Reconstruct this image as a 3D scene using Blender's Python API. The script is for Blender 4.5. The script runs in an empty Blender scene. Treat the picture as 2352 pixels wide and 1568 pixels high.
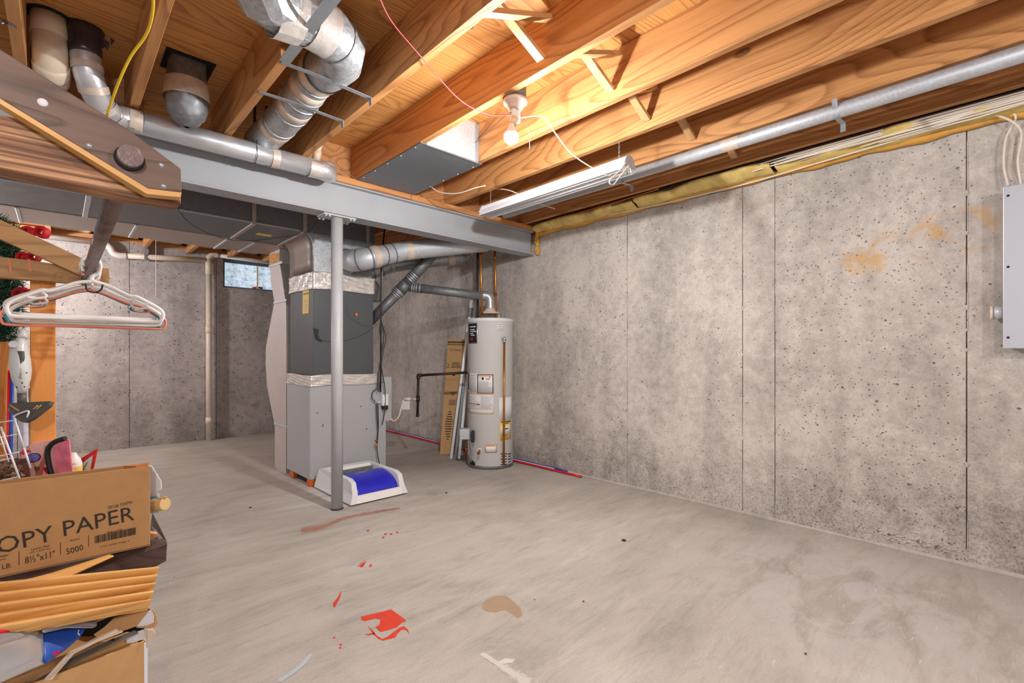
import bpy, math, random
from mathutils import Vector, Matrix, Quaternion
random.seed(7)
# ------------------------------------------------------------------ camera maths (metres; X along the steel beam, Y along the joists)
F, H = 1092.0, 1.06
T = math.atan(1040/1092.)
cT, sT = math.cos(T), math.sin(T)
scn = bpy.context.scene
cam = bpy.data.cameras.new('camera'); co = bpy.data.objects.new('camera', cam); scn.collection.objects.link(co)
co.location = (0, 0, H); co.rotation_euler = (math.pi/2, 0, -T)
cam.sensor_width = 36; cam.lens = F/2352*36; cam.shift_y = 27/2352; cam.clip_start = .02
scn.camera = co
# ------------------------------------------------------------------ world, lamps, exposure
w = bpy.data.worlds.new('world'); scn.world = w; w.use_nodes = True
w.node_tree.nodes['Background'].inputs[0].default_value = (.90, .94, 1, 1)
w.node_tree.nodes['Background'].inputs[1].default_value = 0.42
scn.view_settings.view_transform = 'Standard'; scn.view_settings.look = 'None'
scn.view_settings.gamma = 1; scn.view_settings.exposure = 0.46
scn.view_settings.use_curve_mapping = False
def lamp(name, loc, power, col=(1, .9, .78), r=.035):
    l = bpy.data.lights.new(name, 'POINT'); l.energy = power; l.color = col; l.shadow_soft_size = r
    o = bpy.data.objects.new(name, l); o.location = loc; scn.collection.objects.link(o); return o
lamp('rear_fill_light', (1.3, -1.3, 1.95), 40, (.97, .97, 1), .05)  # added unseen lamp behind the camera, fills the near ceiling and wall
lamp('stair_bulb_light', (-.75, 5.85, 1.98), 80, (.98, .97, 1), .06)
lamp('left_fill_light', (-.5, -1.1, 1.9), 58, (.98, .97, 1), .05)  # second added lamp out of view, brightens the left foreground
# ------------------------------------------------------------------ helpers
C = scn.collection
V = Vector
def at(x, y, X=None, Y=None, Z=None, D=None):
    r = (x-1176)/F; u = (811-y)/F
    a = V((r*cT+sT, -r*sT+cT, u))
    t = X/a.x if X is not None else Y/a.y if Y is not None else (Z-H)/a.z if Z is not None else D
    return V((0, 0, H)) + a*t
def on_plane(x, y, p0, n):
    r = (x-1176)/F; u = (811-y)/F
    a = V((r*cT+sT, -r*sT+cT, u)); o = V((0, 0, H))
    return o + a*((p0-o).dot(n)/a.dot(n))
FWD = V((sT, cT, 0)); RGT = V((cT, -sT, 0)); UP = V((0, 0, 1))
def tag(o, label=None, cat=None, group=None, kind=None):
    if label: o['label'] = label
    if cat: o['category'] = cat
    if group: o['group'] = group
    if kind: o['kind'] = kind
    return o
def thing(name, label, cat, loc, group=None):
    o = bpy.data.objects.new(name, None); C.objects.link(o); o.location = loc
    o.empty_display_size = .05
    return tag(o, label, cat, group)
def wloc(o):
    p = V(o.location)
    while o.parent: o = o.parent; p += V(o.location)
    return p
class MB:
    def __init__(s): s.v = []; s.f = []; s.s = []
    def add(s, vs, fs, sm=False):
        b = len(s.v); s.v += [V(p) for p in vs]; s.f += [tuple(i+b for i in f) for f in fs]; s.s += [sm]*len(fs); return s
    def hexa(s, p):   # 8 points: bottom 4 ccw, top 4
        return s.add(p, [(3,2,1,0),(4,5,6,7),(0,1,5,4),(1,2,6,5),(2,3,7,6),(3,0,4,7)])
    def box(s, x0, x1, y0, y1, z0, z1):
        return s.hexa([(x0,y0,z0),(x1,y0,z0),(x1,y1,z0),(x0,y1,z0),(x0,y0,z1),(x1,y0,z1),(x1,y1,z1),(x0,y1,z1)])
    def obox(s, o, a, b, c):
        o, a, b, c = V(o), V(a), V(b), V(c)
        return s.hexa([o, o+a, o+a+b, o+b, o+c, o+a+c, o+a+b+c, o+b+c])
    def bar(s, p, q, w, t, side=UP):      # rectangular bar from p to q; w along side, t across
        p, q = V(p), V(q); d = (q-p).normalized(); a = V(side); a = (a-d*a.dot(d)).normalized(); b = d.cross(a)
        return s.obox(p-a*w/2-b*t/2, a*w, b*t, q-p)
    def prism(s, pts, vec):
        pts = [V(p) for p in pts]; n = len(pts); vec = V(vec)
        return s.add(pts+[p+vec for p in pts], [tuple(range(n))[::-1], tuple(range(n, 2*n))]+[(i, (i+1) % n, n+(i+1) % n, n+i) for i in range(n)])
    def tube(s, path, r, seg=16, cap=True, flat=1.0, sm=True):
        path = [V(p) for p in path]; n = len(path)
        rr = r if isinstance(r, (list, tuple)) else [r]*n
        tg = [(path[min(i+1, n-1)]-path[max(i-1, 0)]).normalized() for i in range(n)]
        a = tg[0].cross(UP);
        if a.length < .1: a = tg[0].cross(V((1, 0, 0)))
        a.normalize(); vs = []
        for i in range(n):
            if i:
                q = tg[i-1].rotation_difference(tg[i]); a = q @ a
            a = (a-tg[i]*a.dot(tg[i])).normalized(); b = tg[i].cross(a)
            for k in range(seg):
                t = 2*math.pi*k/seg; vs.append(path[i]+a*math.cos(t)*rr[i]+b*math.sin(t)*rr[i]*flat)
        fs = [(i*seg+k, i*seg+(k+1) % seg, (i+1)*seg+(k+1) % seg, (i+1)*seg+k) for i in range(n-1) for k in range(seg)]
        s.add(vs, fs, sm)
        if cap:
            b0 = len(s.v)-len(vs)
            s.f += [tuple(b0+k for k in range(seg))[::-1], tuple(b0+(n-1)*seg+k for k in range(seg))]; s.s += [False, False]
        return s
    def lathe(s, c, prof, seg=32, axis=UP):
        c = V(c); ax = V(axis).normalized(); a = ax.cross(V((1, 0, 0)) if abs(ax.x) < .9 else V((0, 1, 0))).normalized(); b = ax.cross(a)
        vs = [c+ax*z+(a*math.cos(2*math.pi*k/seg)+b*math.sin(2*math.pi*k/seg))*r for r, z in prof for k in range(seg)]
        n = len(prof)
        return s.add(vs, [(i*seg+k, i*seg+(k+1) % seg, (i+1)*seg+(k+1) % seg, (i+1)*seg+k) for i in range(n-1) for k in range(seg)], True)
    def ball(s, c, r, seg=14, rings=8, sc=(1, 1, 1)):
        c = V(c); vs = []
        for i in range(rings+1):
            t = math.pi*i/rings
            for k in range(seg):
                p = 2*math.pi*k/seg; vs.append(c+V((math.sin(t)*math.cos(p)*r*sc[0], math.sin(t)*math.sin(p)*r*sc[1], math.cos(t)*r*sc[2])))
        return s.add(vs, [(i*seg+k, (i+1)*seg+k, (i+1)*seg+(k+1) % seg, i*seg+(k+1) % seg) for i in range(rings) for k in range(seg)], True)
    def grid(s, fn, nu, nv, sm=True):
        vs = [fn(i/nu, j/nv) for i in range(nu+1) for j in range(nv+1)]
        return s.add(vs, [(i*(nv+1)+j, (i+1)*(nv+1)+j, (i+1)*(nv+1)+j+1, i*(nv+1)+j+1) for i in range(nu) for j in range(nv)], sm)
    def build(s, name, mat, parent=None, bevel=0, label=None, cat=None, group=None, kind=None, solid=0, sub=0, seg=2):
        if parent is not None: org = wloc(parent)
        else:
            lo = [min(p[i] for p in s.v) for i in range(3)]; hi = [max(p[i] for p in s.v) for i in range(3)]
            org = V(((lo[0]+hi[0])/2, (lo[1]+hi[1])/2, lo[2]))
        me = bpy.data.meshes.new(name); me.from_pydata([p-org for p in s.v], [], s.f)
        me.polygons.foreach_set('use_smooth', s.s)
        me.update()
        import bmesh
        b = bmesh.new(); b.from_mesh(me); bmesh.ops.recalc_face_normals(b, faces=b.faces[:]); b.to_mesh(me); b.free()
        o = bpy.data.objects.new(name, me); C.objects.link(o)
        me.materials.append(mat)
        if parent is not None: o.parent = parent
        else: o.location = org
        if solid:
            m = o.modifiers.new('solid', 'SOLIDIFY'); m.thickness = solid; m.offset = 0
        if bevel:
            m = o.modifiers.new('bevel', 'BEVEL'); m.width = bevel; m.segments = seg; m.limit_method = 'ANGLE'; m.angle_limit = .6
        if sub:
            m = o.modifiers.new('sub', 'SUBSURF'); m.levels = sub; m.render_levels = sub
        return tag(o, label, cat, group, kind)
def spline(pts, n=8):
    pts = [V(p) for p in pts]; P = [pts[0]*2-pts[1]]+pts+[pts[-1]*2-pts[-2]]; out = []
    for i in range(1, len(P)-2):
        a, b, c, d = P[i-1:i+3]
        for k in range(n):
            t = k/n; out.append(.5*((2*b)+(c-a)*t+(2*a-5*b+4*c-d)*t*t+(3*b-a-3*c+d)*t**3))
    return out+[pts[-1]]
# ------------------------------------------------------------------ materials
def newmat(name):
    m = bpy.data.materials.new(name); m.use_nodes = True; nt = m.node_tree
    return m, nt, nt.nodes['Principled BSDF'], lambda t, **k: mk(nt, t, k)
def mk(nt, t, k):
    n = nt.nodes.new(t)
    for a, v in k.items():
        if a.startswith('i_'): n.inputs[int(a[2:]) if a[2:].isdigit() else a[2:]].default_value = v
        else: setattr(n, a, v)
    return n
def srgb(r, g, b):
    f = lambda c: (c/255/12.92 if c/255 <= .04045 else ((c/255+.055)/1.055)**2.4)
    return (f(r), f(g), f(b), 1)
def ramp(nt, src, stops, interp='LINEAR'):
    r = nt.nodes.new('ShaderNodeValToRGB'); r.color_ramp.interpolation = interp; e = r.color_ramp.elements
    while len(e) > 1: e.remove(e[-1])
    e[0].position, e[0].color = stops[0]
    for p, c in stops[1:]: q = e.new(p); q.color = c
    nt.links.new(src, r.inputs[0]); return r
def g(v): return (v, v, v, 1)
def mix(nt, a, b, fac, mode='MIX'):
    m = nt.nodes.new('ShaderNodeMix'); m.data_type = 'RGBA'; m.blend_type = mode
    if isinstance(fac, (int, float)): m.inputs[0].default_value = fac
    else: nt.links.new(fac, m.inputs[0])
    for i, q in ((6, a), (7, b)):
        if isinstance(q, tuple): m.inputs[i].default_value = q
        else: nt.links.new(q, m.inputs[i])
    return m.outputs[2]
def coords(nt, scale=(1, 1, 1), rnd=True):
    tc = nt.nodes.new('ShaderNodeTexCoord'); src = tc.outputs['Object']
    if rnd:
        oi = nt.nodes.new('ShaderNodeObjectInfo'); mu = nt.nodes.new('ShaderNodeVectorMath'); mu.operation = 'SCALE'
        cb = nt.nodes.new('ShaderNodeCombineXYZ')
        for i in range(3): nt.links.new(oi.outputs['Random'], cb.inputs[i])
        nt.links.new(cb.outputs[0], mu.inputs[0]); mu.inputs['Scale'].default_value = 37.
        ad = nt.nodes.new('ShaderNodeVectorMath'); nt.links.new(src, ad.inputs[0]); nt.links.new(mu.outputs[0], ad.inputs[1]); src = ad.outputs[0]
    mp = nt.nodes.new('ShaderNodeMapping'); mp.inputs['Scale'].default_value = scale; nt.links.new(src, mp.inputs[0]); return mp.outputs[0]
def bump(nt, bs, h, strength, dist=.01):
    b = nt.nodes.new('ShaderNodeBump'); b.inputs['Strength'].default_value = strength; b.inputs['Distance'].default_value = dist
    nt.links.new(h, b.inputs['Height']); nt.links.new(b.outputs[0], bs.inputs['Normal'])
def noise(nt, vec, scale, detail=3, rough=.55, dist=0):
    n = mk(nt, 'ShaderNodeTexNoise', {'i_Scale': scale, 'i_Detail': detail, 'i_Roughness': rough, 'i_Distortion': dist}); nt.links.new(vec, n.inputs['Vector']); return n.outputs[0]
def mathn(nt, op, a, b=0.0):
    m = nt.nodes.new('ShaderNodeMath'); m.operation = op
    for i, q in ((0, a), (1, b)):
        if isinstance(q, (int, float)): m.inputs[i].default_value = q
        else: nt.links.new(q, m.inputs[i])
    return m.outputs[0]
def wood(name, light, dark, axis='Y', rings=10, ringscale=1.0, rough=.62, knots=True, streak=.35, tint=None):
    m, nt, bs, N = newmat(name)
    st = {'X': (.16, 1, 1), 'Y': (1, .16, 1), 'Z': (1, 1, .16)}[axis]
    vc = coords(nt, tuple(4.2*ringscale*q for q in st))
    n1 = noise(nt, vc, 1.0, 1.5, .45, .25)
    fr = mathn(nt, 'FRACT', mathn(nt, 'MULTIPLY', n1, rings))
    r = ramp(nt, fr, [(0, g(0)), (.55, g(.25)), (.88, g(1)), (1, g(0))])
    st2 = {'X': (1.5, 60, 60), 'Y': (60, 1.5, 60), 'Z': (60, 60, 1.5)}[axis]
    n2 = noise(nt, coords(nt, st2), 2.2, 3, .6)
    n3 = noise(nt, coords(nt, tuple(q*3 for q in st)), 1.0, 3)
    f = mathn(nt, 'ADD', mathn(nt, 'MULTIPLY', r.outputs[0], .62), mathn(nt, 'MULTIPLY', mathn(nt, 'SUBTRACT', n2, .5), streak*2))
    f2 = mathn(nt, 'ADD', f, mathn(nt, 'MULTIPLY', mathn(nt, 'SUBTRACT', n3, .45), .7))
    cr = ramp(nt, f2, [(0, light), (1, dark)])
    col = cr.outputs[0]
    if knots:
        vo = mk(nt, 'ShaderNodeTexVoronoi', {'i_Scale': 1.0}); nt.links.new(coords(nt, {'X': (1.6, 3.2, 3.2), 'Y': (3.2, 1.6, 3.2), 'Z': (3.2, 3.2, 1.6)}[axis]), vo.inputs[0])
        sp = nt.nodes.new('ShaderNodeSeparateColor'); nt.links.new(vo.outputs['Color'], sp.inputs[0])
        k = mathn(nt, 'MULTIPLY', ramp(nt, vo.outputs['Distance'], [(0, g(.9)), (.03, g(.6)), (.05, g(.75)), (.075, g(0))]).outputs[0], mathn(nt, 'GREATER_THAN', sp.outputs[0], .62))
        col = mix(nt, col, (dark[0]*.3, dark[1]*.26, dark[2]*.25, 1), k)
    oi = nt.nodes.new('ShaderNodeObjectInfo')
    vr = ramp(nt, oi.outputs['Random'], [(0, g(.86)), (1, g(1.0))])
    col = mix(nt, col, vr.outputs[0], 1.0, 'MULTIPLY')
    nt.links.new(col, bs.inputs['Base Color']); bs.inputs['Roughness'].default_value = rough
    bump(nt, bs, f2, .2, .004)
    return m
def plain(name, col, rough=.5, metal=0, var=.0, vs=8, bmp=0, bs_=60, spec=None, coat=0):
    m, nt, bs, N = newmat(name)
    bs.inputs['Roughness'].default_value = rough; bs.inputs['Metallic'].default_value = metal
    if coat: bs.inputs['Coat Weight'].default_value = coat
    if var:
        n = noise(nt, coords(nt), vs, 4)
        c2 = tuple(max(0, c*(1-var)) for c in col[:3])+(1,); c1 = tuple(min(1, c*(1+var)) for c in col[:3])+(1,)
        nt.links.new(ramp(nt, n, [(.3, c2), (.7, c1)]).outputs[0], bs.inputs['Base Color'])
    else: bs.inputs['Base Color'].default_value = col
    if bmp: bump(nt, bs, noise(nt, coords(nt), bs_, 3), bmp, .004)
    return m
def galv(name, col, rough=.42, metal=.75, spangle=90, con=.18, streaks=0):
    m, nt, bs, N = newmat(name)
    vo = mk(nt, 'ShaderNodeTexVoronoi', {'i_Scale': spangle}); nt.links.new(coords(nt), vo.inputs[0])
    sp = nt.nodes.new('ShaderNodeSeparateColor'); nt.links.new(vo.outputs['Color'], sp.inputs[0])
    n = noise(nt, coords(nt), 5, 4)
    f = mathn(nt, 'ADD', mathn(nt, 'MULTIPLY', sp.outputs[0], .5), mathn(nt, 'MULTIPLY', n, .5))
    c2 = tuple(c*(1-con) for c in col[:3])+(1,); c1 = tuple(min(1, c*(1+con)) for c in col[:3])+(1,)
    nt.links.new(ramp(nt, f, [(.2, c2), (.75, c1)]).outputs[0], bs.inputs['Base Color'])
    bs.inputs['Metallic'].default_value = metal
    nt.links.new(ramp(nt, f, [(.2, g(rough-.06)), (.8, g(rough+.1))]).outputs[0], bs.inputs['Roughness'])
    bump(nt, bs, n, .06, .004)
    return m
def concrete_wall(name, base, dark, axis):
    m, nt, bs, N = newmat(name)
    tc = nt.nodes.new('ShaderNodeTexCoord')
    geo = nt.nodes.new('ShaderNodeNewGeometry'); P = geo.outputs['Position']
    def mp(s):
        q = nt.nodes.new('ShaderNodeMapping'); q.inputs['Scale'].default_value = s; nt.links.new(P, q.inputs[0]); return q.outputs[0]
    n1 = noise(nt, mp((1, 1, .8)), 1.9, 6, .62, .4)
    n2 = noise(nt, mp((1, 1, 1)), 14, 6, .7)
    n3 = noise(nt, mp((1, 1, 1)), 95, 3, .7)
    st = noise(nt, mp((3.2, 3.2, .25)), 1.6, 3, .6)
    sz = nt.nodes.new('ShaderNodeSeparateXYZ'); nt.links.new(P, sz.inputs[0])
    f = mathn(nt, 'ADD', mathn(nt, 'MULTIPLY', n1, .7), mathn(nt, 'MULTIPLY', n2, .6))
    f = mathn(nt, 'ADD', f, mathn(nt, 'MULTIPLY', st, .3))
    low = ramp(nt, mathn(nt, 'ADD', sz.outputs[2], mathn(nt, 'MULTIPLY', n1, .8)), [(.35, g(1)), (1.15, g(0))])
    f = mathn(nt, 'SUBTRACT', mathn(nt, 'ADD', f, .1), mathn(nt, 'MULTIPLY', low.outputs[0], .06))
    c = ramp(nt, f, [(.62, dark), (.92, base), (1.2, tuple(min(1, q*1.16) for q in base[:3])+(1,))])
    # fine sand speckle, stronger near the foot of the wall
    amt = mathn(nt, 'ADD', mathn(nt, 'MULTIPLY', low.outputs[0], .48), .2)
    sand = ramp(nt, n3, [(.42, g(.45)), (.52, g(1))])
    col = mix(nt, c.outputs[0], mix(nt, c.outputs[0], sand.outputs[0], 1, 'MULTIPLY'), amt)
    # bug holes in two sizes
    hb = None
    for sc, thr, rad in ((24, .66, .34), (10.5, .86, .17), (48, .62, .36)):
        vo = mk(nt, 'ShaderNodeTexVoronoi', {'i_Scale': sc}); 
        dn = mk(nt, 'ShaderNodeTexNoise', {'i_Scale': sc*1.4, 'i_Detail': 2.}); nt.links.new(mp((1, 1, 1)), dn.inputs[0])
        av = nt.nodes.new('ShaderNodeVectorMath'); av.operation = 'MULTIPLY_ADD'; nt.links.new(dn.outputs['Color'], av.inputs[0]); av.inputs[1].default_value = (.35/sc,)*3; nt.links.new(mp((1, 1, 1.25)), av.inputs[2])
        nt.links.new(av.outputs[0], vo.inputs[0])
        sp = nt.nodes.new('ShaderNodeSeparateColor'); nt.links.new(vo.outputs['Color'], sp.inputs[0])
        hole = mathn(nt, 'MULTIPLY', mathn(nt, 'GREATER_THAN', sp.outputs[0], thr), ramp(nt, vo.outputs['Distance'], [(rad*.45, g(1)), (rad*.62, g(0))]).outputs[0])
        hole = mathn(nt, 'MULTIPLY', hole, mathn(nt, 'GREATER_THAN', noise(nt, mp((1, 1, 1)), 2.6, 3), .38))
        hb = hole if hb is None else mathn(nt, 'MAXIMUM', hb, hole)
    col = mix(nt, col, (dark[0]*.3, dark[1]*.3, dark[2]*.3, 1), mathn(nt, 'MULTIPLY', hb, .82))
    if axis == 'Y':   # ochre splashes high on the right-hand panel
        sy = sz.outputs[1]; zz = sz.outputs[2]
        a = ramp(nt, sy, [(-.0, g(0)), (.08, g(1)), (.62, g(1)), (.72, g(0))]).outputs[0]
        b = ramp(nt, mathn(nt, 'SUBTRACT', mathn(nt, 'ADD', zz, mathn(nt, 'MULTIPLY', sy, .14)), 1.0), [(.55, g(0)), (.63, g(1)), (.74, g(1)), (.84, g(0))]).outputs[0]
        n4 = ramp(nt, noise(nt, mp((1, 1, 1.3)), 7.5, 5, .65), [(.49, g(0)), (.6, g(1))]).outputs[0]
        k = mathn(nt, 'MULTIPLY', mathn(nt, 'MULTIPLY', a, b), n4)
        col = mix(nt, col, srgb(205, 160, 95), mathn(nt, 'MULTIPLY', k, .72))
    nt.links.new(col, bs.inputs['Base Color']); bs.inputs['Roughness'].default_value = .88
    hh = mathn(nt, 'SUBTRACT', mathn(nt, 'ADD', mathn(nt, 'MULTIPLY', n2, .4), mathn(nt, 'MULTIPLY', n3, .25)), hb)
    bump(nt, bs, hh, .5, .006)
    return m
def concrete_floor():
    m, nt, bs, N = newmat('floor_concrete')
    P = nt.nodes.new('ShaderNodeNewGeometry').outputs['Position']
    def mp(s, rot=0):
        q = nt.nodes.new('ShaderNodeMapping'); q.inputs['Scale'].default_value = s; q.inputs['Rotation'].default_value = (0, 0, rot); nt.links.new(P, q.inputs[0]); return q.outputs[0]
    n1 = noise(nt, mp((1, 1, 1)), .9, 5, .6, .6); n2 = noise(nt, mp((1, 3.5, 1), .5), 1.6, 6, .68, 1.2); n3 = noise(nt, mp((1, 1, 1)), 120, 2)
    f = mathn(nt, 'ADD', mathn(nt, 'MULTIPLY', n1, .55), mathn(nt, 'MULTIPLY', n2, .45))
    c = ramp(nt, f, [(.3, srgb(146, 142, 136)), (.44, srgb(176, 170, 162)), (.56, srgb(190, 184, 176)), (.72, srgb(214, 211, 207))]).outputs[0]
    sp = ramp(nt, n3, [(.3, g(.9)), (.6, g(1))]).outputs[0]
    c = mix(nt, c, sp, 1, 'MULTIPLY')
    # trowel marks, pale scuffs and a whitish worn area by the right wall
    tw = noise(nt, mp((1.2, 7, 1), -.55), 3.2, 8, .72, 1.6)
    c = mix(nt, c, ramp(nt, tw, [(.36, g(.86)), (.5, g(1)), (.66, g(1.0))]).outputs[0], .9, 'MULTIPLY')
    sc = ramp(nt, noise(nt, mp((1.2, 6, 1), -.35), 4.6, 8, .75, 2.6), [(.60, g(0)), (.66, g(1))]).outputs[0]
    v = nt.nodes.new('ShaderNodeVectorMath'); v.operation = 'DISTANCE'; nt.links.new(P, v.inputs[0]); v.inputs[1].default_value = (2.55, .45, 0)
    near = ramp(nt, mathn(nt, 'ADD', v.outputs['Value'], mathn(nt, 'MULTIPLY', mathn(nt, 'SUBTRACT', n2, .5), .5)), [(.0, g(1)), (.45, g(.8)), (.95, g(0))]).outputs[0]
    c = mix(nt, c, srgb(216, 212, 208), mathn(nt, 'MULTIPLY', sc, mathn(nt, 'ADD', mathn(nt, 'MULTIPLY', near, .6), .34)))
    wn = ramp(nt, noise(nt, mp((1, 2.4, 1), -.3), 2.6, 9, .7, .8), [(.44, g(0)), (.56, g(1))]).outputs[0]
    c = mix(nt, c, srgb(208, 206, 208), mathn(nt, 'MULTIPLY', mathn(nt, 'MULTIPLY', near, wn), .5))
    fleck = ramp(nt, noise(nt, mp((1, 1, 1)), 38, 4, .8), [(.70, g(0)), (.74, g(1))]).outputs[0]
    c = mix(nt, c, srgb(224, 216, 206), mathn(nt, 'MULTIPLY', fleck, .6))
    vo = mk(nt, 'ShaderNodeTexVoronoi', {'i_Scale': 3.4}); nt.links.new(mp((1, 1, .01)), vo.inputs[0])
    c = mix(nt, c, srgb(70, 62, 56), ramp(nt, vo.outputs['Distance'], [(.012, g(.8)), (.02, g(0))]).outputs[0])
    nt.links.new(c, bs.inputs['Base Color']); bs.inputs['Roughness'].default_value = .62
    bump(nt, bs, n2, .12, .01)
    return m
W = {}
JL, JD = srgb(208, 150, 92), srgb(140, 84, 40)
W['joist'] = wood('joist_fir', JL, JD, 'Y', 17, .9, streak=.5)
W['ply'] = wood('plywood_fir', srgb(222, 162, 92), srgb(150, 90, 38), 'X', 30, .8, knots=True, streak=.4)
W['brace'] = wood('brace_pine', srgb(218, 174, 122), srgb(172, 120, 74), 'X', 6, 1.4, knots=False)
W['pine'] = wood('post_pine', srgb(232, 152, 72), srgb(190, 104, 34), 'Z', 7, 1.2)
W['plate'] = wood('plate_wood', srgb(214, 150, 92), srgb(160, 96, 52), 'X', 7, 1.2)
W['oakdark'] = wood('aged_brown_board', srgb(122, 96, 80), srgb(66, 46, 36), 'X', 14, 3.2, .5, knots=False, streak=.5)
W['strip'] = wood('striped_fir', srgb(214, 166, 118), srgb(92, 56, 30), 'X', 34, 3.2, knots=False, streak=.55)
def striped():
    m, nt, bs, N = newmat('striped_fir_edge')
    n = noise(nt, coords(nt, (.012, .0, 1.0), False), 190, 1.5, .5, .15); n2 = noise(nt, coords(nt, (1.5, 60, 60)), 2.2, 3)
    f = mathn(nt, 'ADD', n, mathn(nt, 'MULTIPLY', mathn(nt, 'SUBTRACT', n2, .5), .3))
    c = ramp(nt, f, [(.36, srgb(96, 62, 38)), (.46, srgb(140, 96, 62)), (.58, srgb(196, 150, 106))]).outputs[0]
    nt.links.new(c, bs.inputs['Base Color']); bs.inputs['Roughness'].default_value = .6; bump(nt, bs, f, .2, .004); return m
W['strip'] = striped()
W['farboard'] = wood('bracket_board', srgb(184, 140, 88), srgb(136, 94, 52), 'X', 9, 2.0, knots=False)
W['flute'] = wood('fluted_pine', srgb(238, 188, 112), srgb(196, 130, 60), 'X', 5, 1.4, .45, knots=False)
W['walnut'] = wood('dark_stained_wood', srgb(96, 74, 66), srgb(52, 36, 30), 'X', 9, 2.4, .45, knots=False)
W['wall_r'] = concrete_wall('wall_concrete_right', srgb(192, 184, 176), srgb(142, 135, 128), 'Y')
W['wall_b'] = concrete_wall('wall_concrete_back', srgb(176, 168, 163), srgb(132, 124, 119), 'X')
W['floor'] = concrete_floor()
W['beam'] = plain('beam_grey_paint', srgb(166, 169, 173), .55, .0, .04, 3)
W['column'] = plain('column_grey_paint', srgb(178, 180, 182), .45, 0, .06, 9, .25, 45)
W['galv'] = galv('galvanised_steel', srgb(176, 179, 182), .42, .6)
W['galvp'] = galv('galvanised_light', srgb(196, 199, 203), .5, .45, 120, .1)
W['galvd'] = galv('galvanised_dull', srgb(128, 130, 132), .5, .55, 60, .14)
W['duct'] = galv('trunk_duct_steel', srgb(122, 125, 130), .5, .5, 40, .08)
W['duct_lit'] = galv('return_duct_lit_steel', srgb(186, 172, 166), .45, .4, 70, .08)  # warm light falling on the return duct is put into this colour
W['shiny'] = galv('bright_vent_pipe', srgb(214, 216, 219), .34, .65, 15, .02)
W['tape'] = plain('foil_tape_tan', srgb(214, 198, 182), .42, .2, .12, 30, .35, 40)
W['foil'] = plain('foil_tape_silver', srgb(218, 212, 206), .34, .45, .12, 22, .8, 28)
W['strap'] = galv('strap_steel', srgb(168, 174, 180), .35, .6, 60, .06)
W['pvc'] = plain('pvc_cream', srgb(222, 206, 184), .4, 0, .06, 14)
W['pvcw'] = plain('pvc_white', srgb(228, 218, 208), .4, 0, .04, 10)
W['copper'] = plain('copper', srgb(196, 128, 62), .32, .85, .2, 20)
W['copperd'] = plain('copper_aged', srgb(136, 78, 46), .45, .6, .2, 20)
W['iron'] = plain('black_iron', srgb(62, 50, 44), .5, .4, .15, 30)
W['black'] = plain('black_rubber', srgb(30, 30, 32), .6)
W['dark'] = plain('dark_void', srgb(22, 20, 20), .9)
W['cabl'] = plain('furnace_light_grey', srgb(176, 178, 180), .42, .1, .02, 3)
W['cabd'] = plain('furnace_dark_grey', srgb(84, 87, 90), .42, .2, .05, 5)
W['heater'] = plain('heater_enamel', srgb(205, 204, 201), .32, 0, .02, 3)
W['white'] = plain('white_enamel', srgb(232, 234, 238), .35)
W['whitep'] = plain('white_plastic', srgb(236, 235, 232), .35)
W['label'] = plain('label_white', srgb(226, 224, 222), .5)
W['labely'] = plain('label_yellow', srgb(240, 200, 90), .5)
W['labelo'] = plain('label_orange', srgb(222, 158, 96), .5)
W['ink'] = plain('ink_dark', srgb(46, 34, 30), .6)
W['inkb'] = plain('ink_blue', srgb(56, 70, 110), .6)
W['inkr'] = plain('ink_red', srgb(178, 52, 44), .6)
W['inkg'] = plain('ink_grey', srgb(150, 152, 160), .6)
W['blue'] = plain('blue_plastic', srgb(42, 44, 190), .3, 0, .08, 10, .2, 30)
W['pale'] = plain('pale_plastic', srgb(222, 224, 226), .4)
W['cryst'] = plain('litter_crystals', srgb(190, 222, 226), .6, 0, .35, 90, .8, 200)
W['card'] = plain('cardboard', srgb(184, 140, 90), .8, 0, .05, 30, .1, 200)
W['card2'] = plain('cardboard_light', srgb(202, 160, 108), .8, 0, .05, 24, .1, 200)
W['wirew'] = plain('cable_white', srgb(232, 220, 204), .45)
W['wirey'] = plain('cable_yellow', srgb(240, 200, 36), .4)
W['wirer'] = plain('cord_red', srgb(226, 60, 70), .5)
W['wirebr'] = plain('cable_brown', srgb(120, 96, 76), .5)
W['wirebk'] = plain('cable_black', srgb(44, 40, 38), .5)
W['orange'] = plain('orange_cable', srgb(214, 110, 50), .5)
W['red'] = plain('red_pipe', srgb(200, 26, 50), .35)
W['bluep'] = plain('blue_pipe', srgb(40, 60, 160), .35)
W['whpipe'] = plain('white_pipe', srgb(214, 216, 228), .35)
W['panel'] = plain('panel_grey', srgb(190, 194, 202), .38, .15)
W['foam'] = plain('spray_foam', srgb(214, 158, 74), .9, 0, .15, 12, 1.0, 30)
W['batt'] = plain('fibreglass_batt', srgb(226, 198, 120), .95, 0, .22, 9, 1.0, 22)
W['battw'] = plain('fibreglass_pale', srgb(240, 226, 190), .95, 0, .2, 9, 1.0, 22)
W['plastic_bag'] = plain('black_polythene', srgb(58, 48, 52), .3, 0, .2, 20, 1.0, 18)
W['tree'] = plain('garland_green', srgb(38, 76, 52), .6, 0, .35, 30)
W['bow'] = plain('red_velvet', srgb(190, 14, 26), .6, 0, .2, 10)
W['pipe_old'] = plain('old_steel_pipe', srgb(112, 96, 92), .38, .6, .3, 26, .3, 60)
W['pink'] = plain('pink_print_fabric', srgb(236, 178, 168), .6, 0, .12, 12, .4, 20)
W['pink2'] = plain('pink_scribble_fabric', srgb(236, 120, 140), .6, 0, .3, 30, .4, 20)
W['bark'] = plain('pine_cone_brown', srgb(124, 92, 70), .85, 0, .45, 60, .8, 60)
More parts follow.
